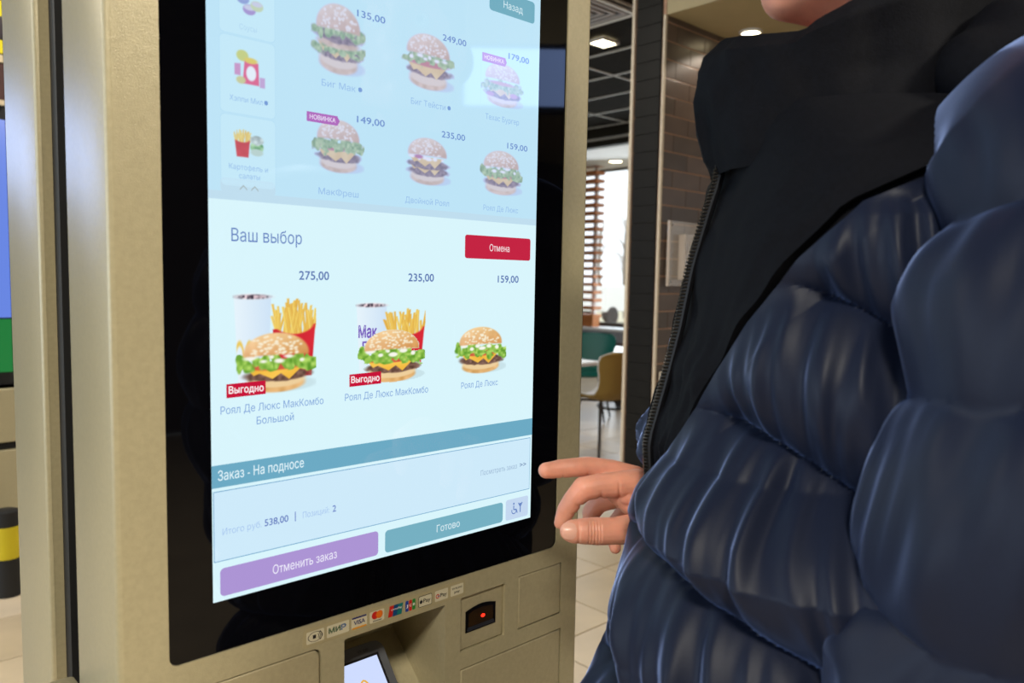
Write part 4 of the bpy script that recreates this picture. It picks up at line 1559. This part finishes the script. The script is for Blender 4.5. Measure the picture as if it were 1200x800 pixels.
for sg in (-1, 1):
    bd.sphere(PH(.365, sg * .078, .365), (.022, .009, .034), 12, 8, rotM)                      # ear
bd.limb([P(.362, 0, .33), P(.362, 0, .20), P(.35, 0, .10)], [.062, .060, .065])               # neck
bd.limb([P(.35, 0, .08), P(.325, 0, -.08), P(.315, 0, -.28), P(.32, 0, -.44)], [.12, .125, .12, .13])
for sg in (-1, 1):
    bd.limb([P(.345, sg * .06, .04), P(.36, sg * .17, .02)], [.075, .06])
    bd.limb([P(.315, sg * .08, -.02), P(.30, sg * .08, -.35)], [.09, .10])
    bd.limb([P(.325, sg * .09, -.43), P(.315, sg * .10, -.80), P(.335, sg * .10, -1.22)], [.095, .065, .045])
    bd.limb([P(.335, sg * .10, -1.24), P(.25, sg * .115, -1.29)], [.042, .034])
bd.limb([P(.36, .18, .02), elbow, wrist], [.062, .048, .028])                                  # right arm
LA = [(.385, -.212, .02), (.335, -.245, -.14), (.285, -.215, -.33), (.215, -.17, -.43)]       # left arm, hand in the pocket
bd.limb([P(*p) for p in LA], [.06, .048, .036, .030])
lh = P(.19, -.155, -.45)
for k in range(4):
    bd.limb([lh, lh + R0 * -.05 + F0 * (.008 * k) + Vector((0, 0, -.02 - .016 * k)), lh + R0 * -.085 + F0 * (.012 + .008 * k) + Vector((0, 0, -.035 - .016 * k))], [.02, .010, .008], 10)
bd.limb([lh, lh + R0 * -.045 + Vector((0, 0, .025))], [.018, .010], 10)
body_me = fuse(bd, 0.006, 5, 'body')
# one mesh: hand and body meet inside the sleeve
bmx = bmesh.new()
bmx.from_mesh(body_me)
bmx.from_mesh(hand_me)
bmx.to_mesh(body_me)
bmx.free()
body = link('body', body_me, SKIN, PER)
body_me.polygons.foreach_set('use_smooth', [True] * len(body_me.polygons))
# nails: thumb faces the viewer, fingertips away


def nail(name, u, v, Z, lift, ru, rv, tiltdeg=0):
    c = at(u, v, Z)
    d = (CAM - c).normalized()
    c = c + d * lift
    a = R0 * math.cos(math.radians(tiltdeg)) - Vector((0, 0, 1)) * math.sin(math.radians(tiltdeg))
    b = d.cross(a).normalized()
    vs, fs = [c + d * .0016], []
    for q in (.35, .7, 1.0):
        for k in range(20):
            t = 2 * math.pi * k / 20
            ct, st = math.cos(t), math.sin(t)
            sx = math.copysign(abs(ct) ** .7, ct)
            sy = math.copysign(abs(st) ** .8, st)
            vs.append(c + a * (ru * q * sx) + b * (rv * q * sy) + d * (.0016 * (1 - q * q * (.6 + 2.2 * sy * sy))))
    for k in range(20):
        fs.append((0, 1 + k, 1 + (k + 1) % 20))
        for j in range(2):
            fs.append((1 + 20 * j + k, 1 + 20 * (j + 1) + k, 1 + 20 * (j + 1) + (k + 1) % 20, 1 + 20 * j + (k + 1) % 20))
    MB().add(vs, fs).build(name, NAIL, body, True)


nail('thumbnail', 667.0, 622, .744, .0110, .0072, .0080)

# hair, eyes
HAIR = mat('dark_brown_hair', (44, 32, 26), rough=0.6, noise_scale=60, var=0.3, bump=0.5, bump_scale=200)
hb = MB()
hb.sphere(PH(.362, 0, .412), (.100, .084, .100), 24, 16, rotM)
hb.limb([PH(.40, -.05, .36), PH(.43, 0, .33), PH(.40, .05, .36)], [.045, .04, .045])
link('hair', fuse(hb, .006, 3, 'hair'), HAIR, PER, True)
for sg in (-1, 1):
    eye = MB().sphere(PH(.2640, sg * .031, .381), .0125).build('eye', mat('eye_white', (236, 232, 226), rough=.2, noise_scale=5, var=.02), body, True)
    MB().sphere(PH(.2535, sg * .031, .381), .0055).build('iris', mat('iris_brown', (60, 40, 26), rough=.2, noise_scale=5, var=.1), body, True)
    MB().limb([PH(.243, sg * .018, .404), PH(.244, sg * .032, .409), PH(.250, sg * .046, .404)], [.004, .005, .003], 8).build('eyebrow', HAIR, body, True)

# ------------------------------------------------------------------ jacket
NAVY = mat('navy_nylon', (21, 27, 45), rough=0.48, spec=0.18, noise_scale=500, var=0.08, bump=0.1, bump_scale=900, sheen=0.95, sheen_tint=(150, 178, 245))
NAVYD = mat('black_navy_fleece', (10, 11, 17), rough=0.8, spec=0.12, noise_scale=300, var=0.25, bump=0.3, bump_scale=700)

# silhouette of the closed front in the photograph -> front line of the jacket in the middle plane
front_px = [(850, 140), (842, 185), (836, 215), (826, 245), (806, 312), (791, 385), (774, 450), (754, 520), (741, 560), (727, 612), (722, 665), (714, 705), (694, 735), (678, 790), (664, 860), (660, 960), (668, 1040)]
fr = []
for u, v in front_px:
    p = at(u + (11 if v < 545 else 11 + 16 * min(1, (v - 545) / 50)), v, PZ)
    fr.append(((p - CAM).dot(R0), p.z - CAM.z))
fr = sorted(fr, key=lambda a: a[1])
fh = np.array([a[1] for a in fr])
fx = np.array([a[0] for a in fr])
H_TOP, H_BOT = fh.max(), fh.min()


def Xf(h):
    return float(np.interp(h, fh, fx))


bk_h = np.array([-.62, -.45, -.3, -.15, -.02, .06, .11, .15])
bk_x = np.array([.50, .49, .475, .475, .485, .475, .45, .425])
hw_h = np.array([-.62, -.45, -.3, -.15, -.02, .05, .09, .12, .14, .165])
hw_w = np.array([.225, .225, .220, .220, .222, .215, .195, .160, .130, .098])

SEAM_P = 0.118


def torso_point(h, th, puff=True):
    """th = 0 at the front, positive towards the viewer's side"""
    x0 = Xf(h)
    x1 = float(np.interp(h, bk_h, bk_x))
    w = float(np.interp(h, hw_h, hw_w))
    c, s_ = math.cos(th), math.sin(th)
    e = 0.86
    cc = math.copysign(abs(c) ** e, c)
    ss = math.copysign(abs(s_) ** e, s_)
    X = (x0 + x1) / 2 - (x1 - x0) / 2 * cc
    Z = -w * ss
    n = Vector((-cc / max(x1 - x0, .1), -ss / (2 * w), 0)).normalized()
    d = 0.0
    if puff:
        # horizontal quilting seams that sag towards the side
        a = min(th % (2 * math.pi), 2 * math.pi - th % (2 * math.pi))
        near = (th % (2 * math.pi)) < math.pi
        hs = h + .05 * a - .018 * math.sin(2.0 * a) - .018
        ph = (hs / SEAM_P) % 1.0
        d = 0.036 * (math.sin(math.pi * ph) ** 0.7) - .028
        # gathers: ridges running across each chamber
        k = math.floor(hs / SEAM_P)
        fold = noise.noise(Vector((a * 9.0 + 1.6 * ph + k * 7.3, ph * 0.8 + k * 3.1, 2.0)))
        fold2 = noise.noise(Vector((a * 17.0 + 2.0 * ph + k * 3.3, ph * 1.0, 7.0)))
        env = math.sin(math.pi * ph) ** .5
        d += (.017 * fold + .0045 * fold2) * env
        L_ = front_limit(h)
        low = max(0.0, min(1.0, (-.15 - h) / .06))
        d = d * max(0.0, min(1.0, (a - L_) / (.22 - .10 * low))) - (.006 if a < L_ + .01 else 0)
        if near and .02 < a < 1.6:
            d += low * .046 * math.sin(math.pi * (a - .02) / 1.58) ** .35
        if not near:
            d -= low * .012
        # smooth yoke round the collar
        d *= max(0.0, min(1.0, (.12 - h) / .06))
    return pf(X + n.x * d, PZ + Z + n.y * d, h)


def front_limit(h):
    """edge of the smooth dark front panel as an angle from the zip, wide at the chest and narrow at the hem"""
    return float(np.interp(h, [-.62, -.26, -.18, -.09, -.03, .02, .06, .10, .125, .2], [.05, .05, .09, .34, .52, .74, 1.0, 1.7, 3.10, 3.12]))


def skin_grid(fn, A, B, close=False):
    vs, fs = [], []
    for i in range(len(A)):
        for b in B(i):
            vs.append(fn(A[i], b))
    n = len(B(0))
    for i in range(len(A) - 1):
        for j in range(n - (0 if close else 1)):
            j2 = (j + 1) % n
            fs.append((i * n + j, i * n + j2, (i + 1) * n + j2, (i + 1) * n + j))
    return vs, fs


hs_ = list(np.linspace(H_BOT, H_TOP, 380))
JK = MB()
vs, fs = skin_grid(lambda h, t: torso_point(h, t), hs_, lambda i: list(np.linspace(front_limit(hs_[i]), math.pi, 330))[:-1] + list(np.linspace(math.pi, 2 * math.pi - front_limit(hs_[i]), 90)))
JK.add(vs, fs)
jb = JK.build('jacket_shell', NAVY, PER, True, fix=False)
FP = MB()


def fpoint(h, q):
    L_ = front_limit(h)
    t = q * (L_ + .03)
    p = torso_point(h, t, False)
    wr = .008 * noise.noise(Vector((q * 3.0 + h * 14, h * 20, 3.0))) + .004 * noise.noise(Vector((q * 8 + h * 25, h * 40, 8.0)))
    n = (p - pf(.33, PZ, h))
    n.z = 0
    low = max(0.0, min(1.0, (-.15 - h) / .06))
    return p + n.normalized() * (wr - (.012 if abs(q) > .93 else 0.0) - .012 * low)


vs, fs = skin_grid(fpoint, list(np.linspace(H_BOT, H_TOP, 120)), lambda i: list(np.linspace(-1, 1, 61)))
FP.add(vs, fs)
FP.build('front_panel', NAVYD, PER, True, fix=False)

# zip along the front edge
ZM = mat('zip_black', (16, 16, 20), rough=0.4, metal=0.3, noise_scale=50, var=0.1)
zt = [torso_point(h, 0, False) - R0 * (.004 - .014 * max(0.0, min(1.0, (-.15 - h) / .06))) for h in np.linspace(H_BOT, H_TOP, 60)]
zp = MB().tube(zt, .0042, 8).build('zip_tape', ZM, PER, True)
zm = MB()
for i in range(230):
    h = H_BOT + (H_TOP - H_BOT) * i / 229
    p = torso_point(h, 0, False) - R0 * (.0085 - .014 * max(0.0, min(1.0, (-.15 - h) / .06)))
    zm.bbox(-.0022, .0022, -.0035, .0035, -.0011, .0011, .0004, Matrix.Translation(p) @ rotM.to_4x4())
zo = zm.build('zip_teeth', mat('zip_metal', (50, 47, 44), rough=.35, metal=.8, noise_scale=30, var=.1), PER)
zo['kind'] = 'stuff'

# stand collar
ctop = [(835, 62), (822, 95)]
CO = MB()
col_lv = []
for (ul, vl, xb, w, ht) in ((840, 205, .432, .112, 0), (834, 185, .430, .110, 0), (826, 150, .428, .106, 0), (821, 115, .430, .104, 0), (823, 85, .434, .105, 0), (830, 64, .436, .106, 0), (842, 52, .436, .102, 0)):
    p = at(ul, vl, PZ)
    col_lv.append(((p - CAM).dot(R0), xb, w, p.z - CAM.z))


def coll(i, t):
    x0, x1, w, h = col_lv[i]
    c, s_ = math.cos(t), math.sin(t)
    X = (x0 + x1) / 2 - (x1 - x0) / 2 * c
    rise = float(np.interp(abs(((t + math.pi) % (2 * math.pi)) - math.pi), [0, .5, .9, 1.25, 1.7, 2.3, 3.15], [0, -.012, -.016, .006, .030, .045, .05])) * (i / 6.0) ** 1.5
    wr = .009 * noise.noise(Vector((t * 2.2, h * 14, 1.0))) + .006 * noise.noise(Vector((t * 6 + h * 20, h * 26, 4.0)))
    return pf(X - wr * c, PZ - (w + wr) * s_, h + rise)


tt = list(np.linspace(0, 2 * math.pi, 97))[:-1]
loops = []
for i in np.linspace(0, 6, 31):
    i0 = min(int(i), 5)
    q = i - i0
    loops.append([coll(i0, t).lerp(coll(i0 + 1, t), q) for t in tt])
mid = sum((p for p in loops[-1]), Vector()) / len(tt)
def shrink(l, k, dz):
    c_ = sum((p for p in l), Vector()) / len(l)
    return [c_ + (p - c_) * k + Vector((0, 0, dz)) for p in l]
loops.append(shrink(loops[-1], .955, .005))
loops.append(shrink(loops[-2], .90, .001))
loops.append(shrink(loops[-3], .86, -.02))
loops.append(shrink(loops[-4], .80, -.09))
ring_loops(CO, loops)
CO.build('collar', NAVYD, PER, True)

# folded hood behind the neck
HB = MB()
HB.limb([P(.40, -.10, .19), P(.455, -.08, .205), P(.49, 0, .20), P(.455, .08, .205), P(.40, .10, .19)], [.045, .062, .07, .062, .045], 18)
HB.limb([P(.47, -.12, .15), P(.52, 0, .14), P(.47, .12, .15)], [.05, .06, .05], 18)
HB.limb([P(.365, -.105, .17), P(.43, -.13, .165), P(.47, -.12, .15)], [.035, .05, .05], 18)
hood_me = fuse(HB, .006, 6, 'hood')
link('hood', hood_me, NAVYD, PER, True)


# sleeves: puffy tubes with gathers
def sleeve(pts, rads, seams, seed, name='sleeve', nring=260, nth=130, closed_cap=True):
    pts = [Vector(p) for p in pts]
    # dense centre line (Catmull-Rom)
    C_ = []
    for s_ in np.linspace(0, len(pts) - 1, nring):
        i = min(int(s_), len(pts) - 2)
        t = s_ - i
        p0, p1, p2, p3 = pts[max(i - 1, 0)], pts[i], pts[i + 1], pts[min(i + 2, len(pts) - 1)]
        q = .5 * ((2 * p1) + (p2 - p0) * t + (2 * p0 - 5 * p1 + 4 * p2 - p3) * t * t + (3 * p1 - p0 - 3 * p2 + p3) * t ** 3)
        r = rads[i] * (1 - t) + rads[i + 1] * t
        C_.append((q, r, s_))
    L = 0.0
    mb = MB()
    vs, fs = [], []
    prev = None
    for k, (q, r, s_) in enumerate(C_):
        if k:
            L += (q - C_[k - 1][0]).length
        t = (C_[min(k + 1, nring - 1)][0] - C_[max(k - 1, 0)][0]).normalized()
        nx = (R0 - t * R0.dot(t)).normalized() if prev is None else (prev - t * prev.dot(t)).normalized()
        prev = nx
        ny = t.cross(nx)
        puffed = min(1.0, max(0.0, (s_ - 1.6) / 1.0))
        for j in range(nth):
            a = 2 * math.pi * j / nth
            Lw = L + .018 * math.sin(a + 1.0) + .010 * math.sin(2 * a)
            ph = (Lw / seams) % 1.0
            kk = math.floor(Lw / seams)
            d = .017 * (math.sin(math.pi * ph) ** .75) - .012
            ca, sa = math.cos(a), math.sin(a)
            env = math.sin(math.pi * ph) ** .5 * puffed
            d *= puffed
            d += env * .016 * noise.noise(Vector((ca * 2.6 + kk * 5.1 + seed, sa * 2.6 + kk * 2.0, ph * 1.0 + ca)))
            d += env * .004 * noise.noise(Vector((ca * 7 + kk * 3.1, sa * 7 + seed, ph * 1.6)))
            cap = 1.0
            if closed_cap and k < 16:
                cap = math.sqrt(max(0.0, 1 - (1 - k / 16.0) ** 2))
            vs.append(q + (nx * ca + ny * sa) * (r + d) * cap)
    for k in range(nring - 1):
        for j in range(nth):
            j2 = (j + 1) % nth
            fs.append((k * nth + j, k * nth + j2, (k + 1) * nth + j2, (k + 1) * nth + j))
    fs.append(tuple((nring - 1) * nth + j for j in range(nth)))
    mb.add(vs, fs)
    return mb.build(name, NAVY, PER, True, fix=False)


sleeve([P(.375, .0, .07), P(.390, -.10, .072), P(.400, -.20, .070), P(.378, -.245, -.03), P(.345, -.262, -.15), P(.315, -.245, -.28), P(.260, -.205, -.38), P(.215, -.165, -.43)],
       [.06, .088, .118, .118, .114, .106, .090, .066], .125, 3.0)
sleeve([P(.385, .02, .085), P(.395, .11, .08), P(.40, .19, .06), elbow.lerp(P(.36, .18, .055), .5), elbow, elbow.lerp(wrist, .5), elbow.lerp(wrist, .80)],
       [.07, .09, .105, .10, .09, .075, .055], .125, 9.0)

# trousers and shoes (below the frame)
TR = mat('dark_denim', (32, 36, 48), rough=.8, noise_scale=200, var=.2)
tb = MB()
for sg in (-1, 1):
    tb.limb([P(.325, sg * .085, -.42), P(.315, sg * .10, -.80), P(.335, sg * .10, -1.24)], [.125, .092, .075], 18)
tb.limb([P(.33, -.06, -.42), P(.33, .06, -.42)], [.135, .135], 18)
link('trousers', fuse(tb, .008, 4, 'trousers'), TR, PER, True)
for sg in (-1, 1):
    sb = MB()
    sb.limb([P(.345, sg * .10, -1.275), P(.27, sg * .11, -1.29), P(.215, sg * .118, -1.298)], [.052, .045, .034], 16)
    sb.limb([P(.345, sg * .10, -1.30), P(.215, sg * .118, -1.308)], [.036, .030], 12)
    link('shoe', fuse(sb, .006, 3, 'shoe'), mat('black_leather', (20, 19, 20), rough=.35, noise_scale=40, var=.1), PER, True)
